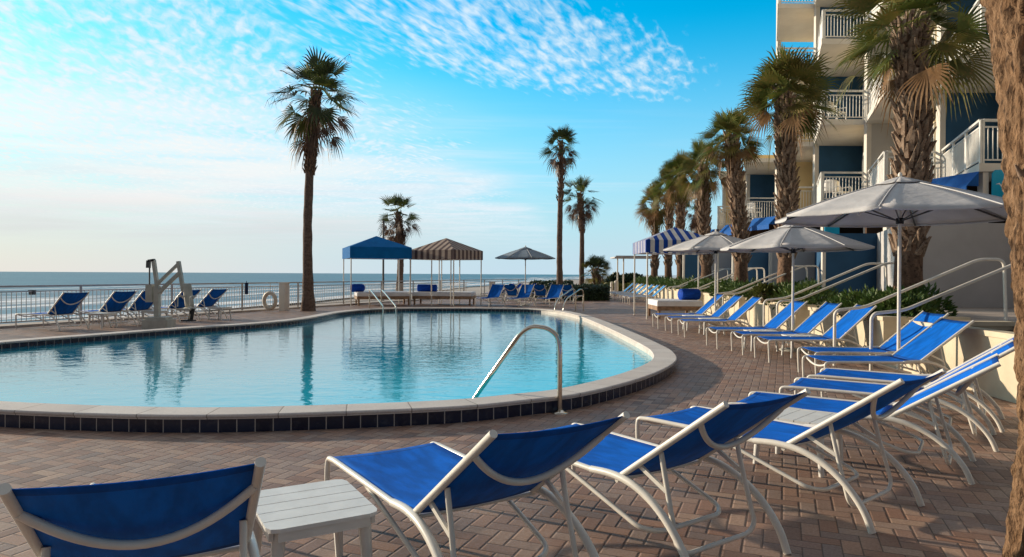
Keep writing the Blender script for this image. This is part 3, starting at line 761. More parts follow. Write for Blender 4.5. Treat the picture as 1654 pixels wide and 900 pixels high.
# ------------------------------------------------------------------ pool rails
gr = thing('grab_rail', 'curved stainless grab rail slanting from the near pool edge down into the water', 'handrail', (.523, 7.37, 0))
pts = [(0, 0, 0), (-.0, .0, .70), (-.03, .01, .84), (-.13, .035, .915), (-.30, .09, .935), (-.42, .13, .86), (-.98, .40, .03)]
MB().tube(round_path(pts, .11), .027, 12).build('rail', 'steel', gr)
MB().lathe([(0, .035), (.045, .035), (.06, .02), (.095, .012), (.095, 0)], 20).build('flange', 'steel', gr)
for dx, dy, lab in ((0, 0, 'left of the two steel entry rails at the far pool edge by the blue cabana'), (.45, .1, 'right of the two steel entry rails at the far pool edge by the blue cabana')):
    o = MB().tube(round_path([(0, 0, 0), (0, 0, .78), (.06, -.12, .84), (.95, -2.1, .28), (1.0, -2.35, -.1)], .12), .024, 10).build('entry_rail', 'steel', None, (-5.72 + dx, 27.35 + dy, 0)); tag(o, lab, 'handrail', 'steel entry rails at the far pool edge')
for dx, lab in ((0, 'left of the two tall curved ladder rails at the far right pool edge'), (.32, 'right of the two tall curved ladder rails at the far right pool edge')):
    o = MB().tube(round_path([(0, 0, 0), (0, 0, .82), (-.14, -.3, .92), (-.85, -2.2, .60), (-1.02, -2.7, .35), (-1.05, -2.8, -.1)], .2), .024, 10).build('ladder_rail', 'steel', None, (2.62 + dx, 28.0, 0)); tag(o, lab, 'handrail', 'ladder rails at the far right pool edge')

# ------------------------------------------------------------------ planter, terrace, stairs
def Xp(Y): return 6.25 + .08 * (Y - 11.4)
TZ = .75
stairs = [10.98, 15.4, 20.6, 26.9, 31.8]
SWD = .95
segs = []; prev = 4.0
for s in stairs: segs.append((prev, s - SWD / 2)); prev = s + SWD / 2
segs.append((prev, 56.0))
names_ = ['cream planter wall in the right foreground behind the nearest loungers', 'cream planter wall behind the loungers under the middle umbrella', 'cream planter wall behind the loungers past the second stairs',
          'cream planter wall behind the blue and white striped cabana', 'cream planter wall just past the striped cabana stairs', 'cream planter wall behind the far row of loungers']
PWID = 1.45
for (y0, y1), lab in zip(segs, names_):
    root = thing('planter', lab, 'planter', (0, 0, 0), 0, 'cream planter walls between the stairs')
    t_ = .16
    b_ = MB()
    A, B = (Xp(y0), y0), (Xp(y1), y1); A2, B2 = (Xp(y0) + PWID, y0), (Xp(y1) + PWID, y1)
    b_.prism([A, (A[0] + t_, y0), (B[0] + t_, y1), B], 0, TZ)
    b_.prism([(A[0] + t_, y0), A2, (A2[0], y0 + t_), (A[0] + t_ + .01, y0 + t_)], 0, TZ)
    b_.prism([(B[0] + t_, y1 - t_), (B2[0], y1 - t_), B2, (B[0] + t_, y1)], 0, TZ)
    b_.build('wall', 'stone', root)
    c_ = MB(); c_.prism([(A[0] - .03, y0 - .03), (A[0] + t_ + .03, y0 - .03), (B[0] + t_ + .03, y1 + .03), (B[0] - .03, y1 + .03)], TZ, TZ + .07)
    c_.prism([(A[0] + t_ + .03, y0 - .03), (A2[0], y0 - .03), (A2[0], y0 + t_ + .03), (A[0] + t_ + .03, y0 + t_ + .03)], TZ, TZ + .068)
    c_.prism([(B[0] + t_ + .03, y1 - t_ - .03), (B2[0], y1 - t_ - .03), (B2[0], y1 + .03), (B[0] + t_ + .03, y1 + .03)], TZ, TZ + .068)
    c_.build('cap', 'stone', root)
    s_ = MB(); s_.prism([(A[0] + t_, y0 + t_), (A2[0], y0 + t_), (B2[0], y1 - t_), (B[0] + t_, y1 - t_)], .3, TZ - .06); s_.build('soil', 'soil', root)
te = MB(); te.prism([(Xp(2) + PWID, 2.0), (24, 2.0), (24, 57), (Xp(57) + PWID, 57)], 0.0, TZ); tag(te.build('terrace', 'floorpale'), kind='structure')
def handrail(x, y, lab, run=1.9, rise=.76, flat=.42):
    root = thing('stair_handrail', lab, 'handrail', (x, y, 0), 0, 'white handrails of the terrace stairs')
    pts = [(0, 0, 0), (0, 0, .86), (.05, 0, .93), (.50, 0, .98), (.50 + run, 0, .98 + rise + .05), (.50 + run + flat, 0, .98 + rise + .05), (.50 + run + flat + .04, 0, TZ)]
    MB().tube(round_path(pts, .13), .026, 10).build('rail', 'white', root)
    return root
order = ['nearest', 'second', 'third', 'fourth', 'fifth']
for k, s in enumerate(stairs):
    st = thing('stairs', '%s cream stairs up from the pool deck to the building terrace' % order[k], 'stairs', (0, 0, 0), 0, 'stairs between the planters')
    nst = 5; x0 = Xp(s) + .05; run = (PWID - .05) / nst
    b_ = MB()
    for i in range(nst - 1): b_.box((x0 + (i + .5 + (nst - 1 - i) / 2 - .0) * run if False else x0 + i * run + (PWID - .05 - i * run) / 2, s, (i + .5) * TZ / nst), (PWID - .05 - i * run, SWD - .006, TZ / nst))
    b_.build('steps', 'step', st)
    xr = Xp(s) - .72 if k < 3 else Xp(s) - .5
    for dy, wd in ((-SWD / 2 + .08, 'near'), (SWD / 2 - .08, 'far')):
        handrail(xr - (.1 if dy > 0 and k == 0 else 0), s + dy + (-.18 if k == 0 and dy < 0 else 0), 'white tubular handrail on the %s side of the %s stairs' % (wd, order[k]))

# shrubs
def mound(mb, c, rx, ry, h, n, size, rnd, spiky=True):
    for _ in range(n):
        a = rnd.random() * 6.283; t = math.sqrt(rnd.random()); e = math.sqrt(max(0, 1 - t * t))
        lump = .78 + .35 * noise.noise((c[0] * 3 + math.cos(a) * t * 2.2, c[1] * 3 + math.sin(a) * t * 2.2, 5.1))
        k = lump * (.72 + .3 * rnd.random())
        p = Vector((c[0] + rx * math.cos(a) * t * (.9 + .2 * lump), c[1] + ry * math.sin(a) * t * (.9 + .2 * lump), c[2] + h * e * k))
        d = Vector((math.cos(a) * t / rx * .6, math.sin(a) * t / ry * .6, e * .8 + .1)) + Vector((rnd.gauss(0, .45), rnd.gauss(0, .45), rnd.gauss(0, .35)))
        d.normalize(); L = size * (.6 + .8 * rnd.random()); sdv = d.cross(Vector((rnd.gauss(0, 1), rnd.gauss(0, 1), rnd.gauss(0, 1)))).normalized() * L * (.16 if spiky else .34)
        mb.add([p - sdv * .4, p + sdv * .4, p + d * L * .5 + sdv, p + d * L, p + d * L * .5 - sdv], [(0, 1, 2, 3, 4)])
rnd = random.Random(3)
gl = ['juniper bushes filling the bed right of the large umbrella', 'juniper bushes in the bed behind the loungers under the middle umbrella', 'juniper bushes in the bed past the second stairs', 'juniper bushes in the bed behind the blue and white striped cabana', 'juniper bushes just past the striped cabana', 'bushes in the bed behind the far row of loungers']
for q, ((y0, y1), lab) in enumerate(zip(segs, gl)):
    if q == 0: continue
    b_ = MB(); y = y0 + .55; dens = 1.0
    while y < y1 - .4:
        w_ = rnd.uniform(.45, .62); far = y > 24
        n_ = int((900 if y < 16 else 620 if y < 24 else 300 if y < 34 else 170))
        mound(b_, (Xp(y) + .55 + rnd.uniform(-.1, .15), y, TZ - .08), w_ * 1.05, w_ * 1.1, rnd.uniform(.55, .8), n_, .11 if y < 24 else .17, rnd)
        mound(b_, (Xp(y) + 1.1 + rnd.uniform(-.1, .1), y + .3, TZ - .08), w_ * .9, w_ * 1.1, rnd.uniform(.5, .75), int(n_ * .7), .11 if y < 24 else .17, rnd)
        y += w_ * 1.25
    tag(b_.build('juniper_shrubs', 'shrub'), lab, 'shrubs', 'juniper beds in the planters', 'stuff')

def hedge(name, c, sx, sy, h, n, size, mt, lab, cat, rz=0.0):
    root = thing(name, lab, cat, c, rz)
    b_ = MB(); core = MB(); core.box((0, 0, h * .42), (sx * .9, sy * .8, h * .84)); core.build('branches', 'shrubdark', root)
    for _ in range(n):
        x = rnd.uniform(-sx / 2, sx / 2); y = rnd.uniform(-sy / 2, sy / 2); z = rnd.uniform(.02, h)
        f = rnd.randrange(3)
        if f == 0: z = h * rnd.uniform(.86, 1.05)
        elif f == 1: y = -sy / 2 * rnd.uniform(.85, 1.05)
        else: x = sx / 2 * rnd.choice((-1, 1)) * rnd.uniform(.9, 1.04)
        z += .10 * noise.noise((x * 1.5 + c[0], y * 1.5, z)); 
        d = Vector((rnd.gauss(0, 1), rnd.gauss(-.3, 1), rnd.gauss(.5, 1))).normalized(); s2 = d.orthogonal().normalized() * size * .3; p = Vector((x, y, z)); L = size * rnd.uniform(.6, 1.3)
        b_.add([p - s2 * .4, p + s2 * .4, p + d * L * .5 + s2, p + d * L, p + d * L * .5 - s2], [(0, 1, 2, 3, 4)])
    b_.build('foliage', mt, root); return root
hedge('hedge', (3.75, 39.8, 0), 3.6, 1.8, .82, 2600, .16, 'shrubdark', 'low dark clipped hedge at the far end of the pool deck', 'hedge')
hedge('hedge', (2.5, 43.2, 0), 2.6, 1.2, 1.0, 1200, .18, 'shrubdark', 'small hedge around the foot of the slender tall palm', 'hedge')
def bush(c, rx, ry, h, n, size, mt, lab):
    root = thing('bush', lab, 'bush', c)
    b_ = MB(); mound(b_, (0, 0, .05), rx, ry, h, n, size, rnd, False); b_.build('foliage', mt, root)
    MB().tube([(0, 0, 0), (.05, 0, h * .3), (.0, .1, h * .6)], [.12, .1, .05], 8).build('stem', 'bark', root)
bush((XatY(1010, 57), 57, 0), 2.6, 1.6, 1.75, 2600, .26, 'shrubdark', 'large rounded dark bush at the far end of the deck')
bush((XatY(985, 54), 54, 0), 1.6, 1.2, .9, 900, .22, 'shruby', 'yellow-green bush left of the large dark bush at the far end')
bush((XatY(1050, 55), 55, 0), 2.4, 1.4, 1.3, 1500, .22, 'shruby', 'yellow-green bush right of the large dark bush at the far end')
bush((XatY(1235, 18.2), 18.2, TZ), .35, .35, .5, 500, .12, 'shruby', 'small rounded yellow-green bush in the planter at the foot of a palm')
# far flat canopy
fc = thing('flat_canopy', 'flat white canopy on two thin posts far beyond the striped cabana', 'canopy', (XatY(1022, 50), 50, 0))
b_ = MB(); b_.box((0, 0, 2.75), (3.0, 2.2, .10)); b_.prism([(-1.4, -1.0), (1.4, -1.0), (1.0, .0), (-1.0, .0)], 2.8, 2.88); b_.build('roof', 'greycanvas', fc)
for x in (-1.12, -.68): MB().tube([(x, 0, 0), (x, 0, 2.75)], .05, 8).build('post', 'white', fc)
for px, h_, lab in ((988, .95, 'thin white bollard far away left of the flat white canopy'), (995.5, 1.05, 'thicker white bollard far away under the flat white canopy')):
    MBo = MB(); MBo.tube([(0, 0, 0), (0, 0, h_)], .1 if px < 990 else .15, 10); MBo.tube([(0, 0, h_), (0, 0, h_ + .05)], .05, 10); o = MBo.build('bollard', 'white', None, (XatY(px, 49), 49, 0)); tag(o, lab, 'bollard', 'white bollards at the far end')

# ------------------------------------------------------------------ palms
def fan_leaf(mb, base, d, pl, bl, nseg, droop, rnd, mi=0, spread=R(92), w=1.0, tipd=.35):
    d = d.normalized(); g = Vector((0, 0, -1))
    side = d.cross(Vector((0, 0, 1)))
    if side.length < .1: side = d.cross(Vector((1, 0, 0)))
    side.normalize(); up = side.cross(d)
    tw = rnd.uniform(-.9, .9); side, up = side * math.cos(tw) + up * math.sin(tw), up * math.cos(tw) - side * math.sin(tw)
    hub = base + d * pl + g * droop * pl * pl * .5
    d2 = (d + g * droop * pl * .8).normalized()
    side2 = (side - d2 * side.dot(d2)).normalized(); up2 = side2.cross(d2)
    wp = .014 * w
    mb.add([base - side * wp, base + side * wp, hub + side2 * wp * .7, hub - side2 * wp * .7], [(0, 1, 2, 3)], False, mi)
    for k in range(nseg):
        t = k / (nseg - 1) * 2 - 1; a = t * spread
        e = (d2 * math.cos(a) + side2 * math.sin(a)) + up2 * (.35 * abs(t) - .10)
        e.normalize(); L = bl * (1 - .28 * abs(t) ** 1.6) * rnd.uniform(.88, 1.08)
        sd = e.cross(up2).normalized(); sw_ = 2 * spread / (nseg - 1) * L * .40 * .56 * w
        p1 = hub + e * L * .42 + g * droop * L * .05
        p2 = hub + e * L * .74 + g * (droop * L * .22)
        p3 = hub + e * L + g * (tipd * L * rnd.uniform(.2, 1.3) + droop * L * .36)
        mb.add([hub, p1 - sd * sw_, p1 + sd * sw_, p2 + sd * sw_ * .62, p2 - sd * sw_ * .62, p3], [(0, 2, 1), (1, 2, 3, 4), (4, 3, 5)], False, mi)
def palm(lab, x, y, z0, zc, rt, crown, seed, kind='sabal', lean=(0, 0), ngreen=46, ndead=22, pl=.75, bl=.85, nseg=24, mats=None, gr='cabbage palms along the planter', bulge=1.0, boots=150, z_skirt=.0):
    rnd = random.Random(seed)
    root = thing('palm_tree', lab, 'palm tree', (x, y, z0), 0, gr)
    Hh = zc - z0
    ax = lambda t: Vector((lean[0] * t * t + .05 * math.sin(t * 5 + seed), lean[1] * t * t, Hh * t))
    ax0 = ax(0); axf = lambda t: ax(t) - Vector((ax0.x, ax0.y, 0)) * (1 - t)
    tr = MB(); NR, NA = 46, 14; vs = []
    for i in range(NR + 1):
        t = i / NR; c = axf(t)
        rr = rt * (1.0 + (.55 if kind == 'sabal' else .6) * math.exp(-t * 11)) * (1 - .2 * t)
        for k in range(NA):
            a = 6.2832 * k / NA; q = rr * (1 + .09 * noise.noise((math.cos(a) * 1.5 + seed, math.sin(a) * 1.5, t * Hh * 2.2)) + (.04 * math.sin(t * Hh * 40) if kind != 'sabal' else 0))
            vs.append(c + Vector((q * math.cos(a), q * math.sin(a), 0)))
    tr.add(vs, [(i * NA + k, i * NA + (k + 1) % NA, (i + 1) * NA + (k + 1) % NA, (i + 1) * NA + k) for i in range(NR) for k in range(NA)], True)
    trunk = tr.build('trunk', 'bark' if kind == 'sabal' else 'barkgrey', root)
    if boots:
        bt = MB()
        t_lo = .22 if kind == 'sabal' else .62
        for i in range(boots):
            t = t_lo + (1 - t_lo) * (i / boots); a = i * 2.39996 + rnd.uniform(-.15, .15); c = axf(t); rr = rt * (1 - .22 * t)
            o_ = Vector((math.cos(a), math.sin(a), 0)); s_ = Vector((-math.sin(a), math.cos(a), 0)); L = (.30 if kind == 'sabal' else .21) * rnd.uniform(.75, 1.35); wb = (.062 if kind == 'sabal' else .04) * rnd.uniform(.7, 1.2)
            p0 = c + o_ * rr * .86; out = rnd.uniform(.30, .55); skew = rnd.choice((-1, 1)) * rnd.uniform(.1, .5)
            p1 = p0 + (o_ * out + Vector((0, 0, .85)) + s_ * skew).normalized() * L
            th = .032
            vs = [p0 - s_ * wb, p0 + s_ * wb, p0 + s_ * wb + o_ * th * 2 - Vector((0, 0, .05)), p0 - s_ * wb + o_ * th * 2 - Vector((0, 0, .05)), p1 - s_ * wb * .33, p1 + s_ * wb * .33, p1 + s_ * wb * .33 + o_ * th, p1 - s_ * wb * .33 + o_ * th]
            bt.add(vs, [(0, 1, 5, 4), (2, 3, 7, 6), (1, 2, 6, 5), (3, 0, 4, 7), (4, 5, 6, 7), (0, 3, 2, 1)])
        bt.build('leaf_boots', 'boot' if kind == 'sabal' else 'bark', root)
    top = axf(1.0)
    mats = mats or (['frond', 'frond2'] if kind == 'sabal' else ['frondblue', 'frond'])
    cr = MB()
    for i in range(ngreen):
        f = (i + .5) / ngreen; el = (R(80) - f * R(105) if kind == 'sabal' else R(70) - f * R(98)) + rnd.gauss(0, .22); a = i * 2.39996 + rnd.uniform(-.3, .3)
        d = Vector((math.cos(a) * math.cos(el), math.sin(a) * math.cos(el), math.sin(el)))
        fan_leaf(cr, top + Vector((d.x, d.y, 0)) * .08 + Vector((0, 0, -(.3 if kind == 'sabal' else .42) * f)), d, pl * crown * rnd.uniform(.45, 1.1), bl * crown * rnd.uniform(.85, 1.1), nseg, .10 + .26 * f, rnd, rnd.choice((0, 0, 1)), tipd=.16 if kind == 'sabal' else .12)
    cr.build('crown', mats, root)
    if ndead:
        dd = MB()
        for i in range(ndead):
            f = (i + .5) / ndead; el = R(-18) - f * R(62) + rnd.gauss(0, .1); a = i * 2.39996 + rnd.uniform(-.4, .4)
            d = Vector((math.cos(a) * math.cos(el), math.sin(a) * math.cos(el), math.sin(el)))
            fan_leaf(dd, top + Vector((d.x, d.y, 0)) * .1 + Vector((0, 0, (-.22 if kind == 'sabal' else -.42) - z_skirt * f)), d, pl * crown * rnd.uniform(.5, 1.1), bl * crown * rnd.uniform(.65, .95), max(10, nseg - 6), .55, rnd, rnd.choice((0, 0, 1)), spread=R(75 if kind == 'sabal' else 60), tipd=.4)
        dd.build('dead_fronds', ['deadfrond' if kind == 'sabal' else 'deaddark', 'deaddark' if kind != 'sabal' else 'frond2'], root)
    return root
pX = lambda px, Y: XatY(px, Y)
palm('big cabbage palm with shaggy crown beside the largest grey umbrella, close to the building', pX(1466, 13.3), 13.3, TZ - .1, 6.45, .235, 1.08, 11, ngreen=46, ndead=7, boots=290, pl=.80, bl=.84, nseg=24)
palm('cabbage palm rising behind the middle grey umbrella', pX(1267, 20.4), 20.4, TZ - .1, 6.95, .215, 1.1, 12, ngreen=48, ndead=7, boots=250, nseg=22)
palm('leaning cabbage palm just right of the farther grey umbrella', pX(1196, 25.5), 25.5, TZ - .1, 6.75, .23, .9, 13, lean=(-.35, 0), ngreen=44, ndead=9, boots=220)
palm('cabbage palm rising behind the right side of the striped blue cabana', pX(1141, 32), 32, TZ - .1, 6.7, .235, .98, 14, lean=(-.2, 0), ngreen=44, ndead=12, boots=190)
palm('cabbage palm rising behind the peak of the striped blue cabana', pX(1101, 38.9), 38.9, TZ - .1, 7.2, .235, 1.03, 15, lean=(-.1, 0), ngreen=40, ndead=16, boots=130, nseg=20)
palm('cabbage palm rising left of the peak of the striped blue cabana', pX(1080, 44), 44, TZ - .1, 7.35, .22, 1.0, 16, ngreen=38, ndead=15, boots=110, nseg=18)
palm('outermost cabbage palm of the row, brown and shaggy, nearest the sea', pX(1057, 48), 48, TZ - .1, 6.6, .23, 1.1, 17, ngreen=34, ndead=24, boots=110, nseg=18, mats=['frond2', 'deadfrond'])
palm('thin brown-skirted palm seen between two cabbage palms above the farther grey umbrella', pX(1126, 50), 50, 0, 7.0, .20, .8, 18, 'wash', ngreen=22, ndead=40, boots=60, nseg=16, z_skirt=1.2, gr='cabbage palms along the planter')
GT = 'tall fan palms by the sea'
pm = palm('tallest fan palm standing alone by the left pool edge against the sky', pX(498, 27.1), 27.1, 0, 8.75, .19, 1.36, 21, 'wash', lean=(.25, 0), ngreen=34, ndead=18, boots=170, pl=.66, bl=.76, nseg=17, z_skirt=.75, gr=GT)
gd = MB(); rr_ = random.Random(5)
fan_leaf(gd, Vector((.15, -.1, 8.6)), Vector((-.85, -.35, -.35)), .75, .55, 16, .5, rr_, 0, R(60)); gd.build('golden_frond', 'deadgold', pm)
fs_ = MB()
for d_, L_ in (((1, -.1, .85), 1.9), ((-1, -.1, .1), 1.8), ((.9, -.2, -.1), 1.7), ((-.8, -.3, -.1), 1.5)):
    d_ = Vector(d_).normalized(); pts = [Vector((.2, 0, 9.0)) + d_ * L_ * t + Vector((0, 0, -1)) * (.8 if d_.z < .3 else .05) * (L_ * t) ** 2 * .33 for t in [k / 8 for k in range(9)]]
    fs_.tube(pts, [.02 - .0018 * k for k in range(9)], 5)
    for k in range(4, 9):
        for s in (-1, 1): fs_.tube([pts[k], pts[k] + Vector((s * .08, s * .1, -.35))], [.007, .002], 3, False)
fs_.build('flower_stalks', 'deaddark', pm)
palm('slender tall fan palm behind the loungers, right of the slate grey umbrella', pX(905, 40), 40, 0, 9.35, .17, 1.0, 22, 'wash', lean=(-.05, 0), ngreen=26, ndead=18, boots=60, pl=.66, bl=.78, nseg=16, z_skirt=.4, gr=GT)
palm('shorter fan palm with ragged skirt right of the slender tall palm', pX(940, 45), 45, 0, 6.9, .17, 1.1, 23, 'wash', lean=(-.2, 0), ngreen=20, ndead=20, boots=80, pl=.70, bl=.76, nseg=16, z_skirt=.5, gr=GT)
palm('fan palm with brown skirt behind the bright blue cabana', pX(645, 38), 38, 0, 4.95, .19, .95, 24, 'wash', lean=(-.05, 0), ngreen=20, ndead=28, boots=50, pl=.66, bl=.76, nseg=16, z_skirt=.5, gr=GT)
palm('young stubby palm with a low crown beside the far hedge', pX(963, 44.5), 44.5, 0, 1.9, .22, .78, 25, 'sabal', ngreen=36, ndead=6, boots=40, nseg=16, mats=['frondblue', 'frond2'], gr=GT)
# foreground trunk
tk = thing('palm_tree', 'thick rough-barked palm trunk at the right edge of the foreground', 'palm tree', (2.655, 3.3, 0))
def txo(z):
    T = [(.14, 1616), (.44, 1629), (.74, 1634), (1.34, 1628), (1.94, 1613), (2.45, 1602), (2.84, 1586), (5.2, 1490)]
    if z <= T[0][0]: return (T[0][1] - 1606) * .0033
    for (z0, p0), (z1, p1) in zip(T, T[1:]):
        if z <= z1: return (p0 + (p1 - p0) * (z - z0) / (z1 - z0) - 1606) * .0033
    return (T[-1][1] - 1606) * .0033
b_ = MB(); NR, NA = 330, 120; vs = []
for i in range(NR + 1):
    z = i / NR * 5.2
    for k in range(NA):
        a = 6.2832 * k / NA; c, s = math.cos(a), math.sin(a)
        rr = .235 + .018 * math.exp(-z * 3) + .012 * max(0, z - 1.2)
        v = Vector((c * 4.2, s * 4.2, z * 2.3)); w1 = noise.turbulence(v * 1.3 + Vector((2, 0, 0)), 3, False)
        n1 = noise.noise(Vector((c * 5.5 + .6 * w1, s * 5.5, z * 2.1))); rid = 1 - abs(n1) * 2.4
        n2 = noise.noise(Vector((c * 10, s * 10, z * 11 + 2.5 * n1))); n3 = noise.noise(Vector((c * 30, s * 30, z * 26)))
        q = rr - .042 * max(0, rid) ** 1.5 + .012 * n2 + .008 * n3 + .016 * noise.noise(Vector((c * 19, s * 19, z * 4.2 + n1))) - .016 * max(0, 1 - abs(noise.noise(Vector((c * 9 + 3, s * 9, z * 4.5)))) * 5)
        vs.append((q * c + txo(z), q * s, z))
b_.add(vs, [(i * NA + k, i * NA + (k + 1) % NA, (i + 1) * NA + (k + 1) % NA, (i + 1) * NA + k) for i in range(NR) for k in range(NA)], True)
b_.build('trunk', 'barknear', tk)
for z, a, L in ((1.50, 200, .07), (1.86, 205, .06), (1.96, 190, .07), (1.70, 196, .05), (2.3, 240, .06), (1.2, 235, .06)):
    a = R(a); o_ = Vector((math.cos(a), math.sin(a), 0)); p0 = o_ * .215 + Vector((txo(z), 0, z)); MB().tube([p0, p0 + o_ * L * .5 + Vector((0, 0, .03)), p0 + o_ * L + Vector((0, 0, .075))], [.022, .016, .004], 6).build('bark_stub', 'boot', tk)
# lamp post behind the blue cabana
lp = thing('lamp_post', 'thin dark lamp post rising behind the bright blue cabana', 'lamp post', (XatY(619, 36), 36, 0))
MB().tube([(0, 0, 0), (0, 0, 4.2)], [.06, .045], 10).build('pole', 'lamp', lp)
MB().lathe([(0, 4.30), (.06, 4.28), (.075, 4.22), (.05, 4.15), (0, 4.15)], 14).build('lamp_head', 'lamp', lp)

# ------------------------------------------------------------------ hotel building (sawtooth bays)
hb = thing('hotel_building', 'cream and slate blue beachfront hotel with rows of balconies', 'building')
FZ = [4.25, 7.25, 10.2, 13.15, 16.1]
BY = 4.25
bays = [('G', 12.25, 5, 'blue_wall'), ('F', 16.5, 5, 'blue_wall'), ('D', 20.75, 5, 'greywall'), ('C', 25.0, 5, 'blue_wall'), ('B', 29.2, 5, 'cream'), ('A', 33.4, 2, 'blue_wall'), ('Z', 37.6, 2, 'cream')]
PX = 11.3
def railing(b_, a, c, z, h=1.05, sp=.115):
    a = Vector((a[0], a[1], z)); c = Vector((c[0], c[1], z)); d = c - a; L = d.length
    up = Vector((0, 0, 1))
    b_.bar(a + up * h, c + up * h, .07, .06); b_.bar(a + up * (h - .16), c + up * (h - .16), .035, .035); b_.bar(a + up * .09, c + up * .09, .035, .035)
    n = max(2, int(L / sp))
    for k in range(1, n):
        p = a + d * (k / n); b_.bar(p + up * .09, p + up * (h - .16), .02, .02)
    m_ = max(1, round(L / 1.5))
    for k in range(m_ + 1):
        p = a + d * (k / m_); b_.bar(p + up * .003, p + up * h, .05, .05)
for nm, Yk, nf, wc in bays:
    P = (PX, Yk); Q = (13.1, Yk); Rr_ = (12.9, Yk + BY); S = (15.0, Yk + BY)
    top = FZ[nf] if nf < 5 else FZ[4] + 2.9
    # mass behind the facade
    b_ = MB(); zb = 4.04
    b_.prism([Q, (24, Yk), (24, Yk + BY - .01), (S[0], Yk + BY - .01)], zb, (FZ[nf - 1] + .9) if nf < 5 else top); b_.build('room_wall', 'cream', hb)
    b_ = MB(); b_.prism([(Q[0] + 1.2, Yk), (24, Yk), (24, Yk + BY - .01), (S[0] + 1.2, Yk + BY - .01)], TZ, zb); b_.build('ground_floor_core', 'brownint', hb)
    # floor slabs
    for i in range(nf):
        z = FZ[i]
        b_ = MB(); b_.prism([(P[0], P[1] + .01), (Q[0] + .05, Q[1] + .01), (S[0] + .05, S[1] - .012), (Rr_[0], Rr_[1] - .012)], z - .20, z); b_.build('balcony_slab', 'slabwhite', hb)
        if nf == 2 and i == 1: continue
        b_ = MB(); e = .06
        railing(b_, (P[0] + e, P[1] + .06), (Rr_[0] + e, Rr_[1] - .2), z); railing(b_, (P[0] + .13, P[1] + .07), (Q[0] - .12, Q[1] + .07), z)
        b_.build('balcony_railing', 'railwhite', hb)
        # door on the facade
        d = Vector((S[0] - Q[0], S[1] - Q[1], 0)); dn = d.normalized(); nrm = Vector((-dn.y, dn.x, 0))
        c = Vector((Q[0], Q[1], z)) + d * .5
        fr = MB(); M3 = Matrix.Rotation(math.atan2(dn.y, dn.x), 3, 'Z')
        for off in (-.95, 0, .95): fr.box(c + dn * off + nrm * .03 + Vector((0, 0, 1.1)), (.12, .08, 2.2), M=M3)
        for zz in (.06, 1.05, 2.17): fr.box(c + nrm * .028 + Vector((0, 0, zz)), (2.0, .075, .12 if zz != 1.05 else .06), M=M3)
        door = fr.build('balcony_door', 'railwhite', hb)
        gl_ = MB(); gl_.box(c + nrm * .012 + Vector((0, 0, 1.1)), (1.9, .02, 2.1), M=M3); gl_.build('pane', 'glass', door)
    if nf == 5:
        b_ = MB(); b_.prism([(P[0], P[1] + .01), (Q[0] + .05, Q[1] + .01), (S[0] + .05, S[1] - .012), (Rr_[0], Rr_[1] - .012)], top - .2, top); b_.build('roof_slab', 'slabwhite', hb)
    # partition at the far end
    for i in range(nf):
        if nm == 'B' and i >= 2: continue
        if nf == 2 and i == 1: continue
        z0 = FZ[i]; z1 = (FZ[i + 1] if i < 4 else top) - .202
        b_ = MB(); b_.box(((13.0 + 15.05) / 2, Yk + BY - .09, (z0 + z1) / 2 + .001), (2.05, .14, z1 - z0 - .002)); b_.build('partition_wall', wc, hb)
    # white fin at the outer end of the partition
    b_ = MB(); zt_ = top if nf == 5 else FZ[1]; b_.box((12.97, Yk + BY - .08, (TZ + zt_) / 2), (.17, .20, zt_ - TZ)); b_.build('column', 'slabwhite', hb)
    # ground floor: projecting walls facing the camera, dark opening above, awning
    gm = 'greywall' if nm in 'FCA' else 'blue_wall'
    zt2 = 2.80
    if nm == 'G': continue
    b_ = MB(); b_.prism([(9.5, Yk), (13.2, Yk), (15.1, Yk + BY - .02), (11.1, Yk + BY - .02)], TZ, zt2); b_.build('ground_wall', gm, hb)
    b_ = MB(); b_.box((9.47, Yk - .03, (TZ + zt2) / 2), (.10, .10, zt2 - TZ + .04)); b_.build('corner_trim', 'slabwhite', hb)
    b_ = MB(); b_.box((11.5, Yk + .16, (zt2 + 4.04) / 2), (.14, .2, 4.04 - zt2)); b_.build('corner_post', 'slabwhite', hb)
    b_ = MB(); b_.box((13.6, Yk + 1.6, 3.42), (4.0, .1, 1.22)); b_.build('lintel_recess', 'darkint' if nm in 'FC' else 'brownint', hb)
    b_ = MB()
    A0 = Vector((PX, Yk + .02, 4.035)); B0 = Vector((PX + .05, Yk + 2.9, 4.16)); C0 = Vector((PX + 1.12, Yk + 2.9, 4.035))
    A1 = Vector((PX - .30, Yk + .02, 3.70)); B1 = Vector((PX - .30, Yk + 2.9, 3.78)); A2 = A1 - Vector((0, 0, .2)); B2 = B1 - Vector((0, 0, .2))
    th = Vector((-.02, 0, -.02))
    b_.add([A0, B0, B1, A1, A2, B2], [(0, 3, 2, 1), (3, 4, 5, 2)]); b_.add([p - th for p in (A0, B0, B1, A1, A2, B2)], [(0, 1, 2, 3), (3, 2, 5, 4)])
    b_.add([A0, A1, A0 - Vector((0, 0, .34))], [(0, 1, 2)]); b_.add([A0 - th, B0 - th, C0 - th], [(0, 1, 2)])
    b_.build('awning', 'awning', hb)
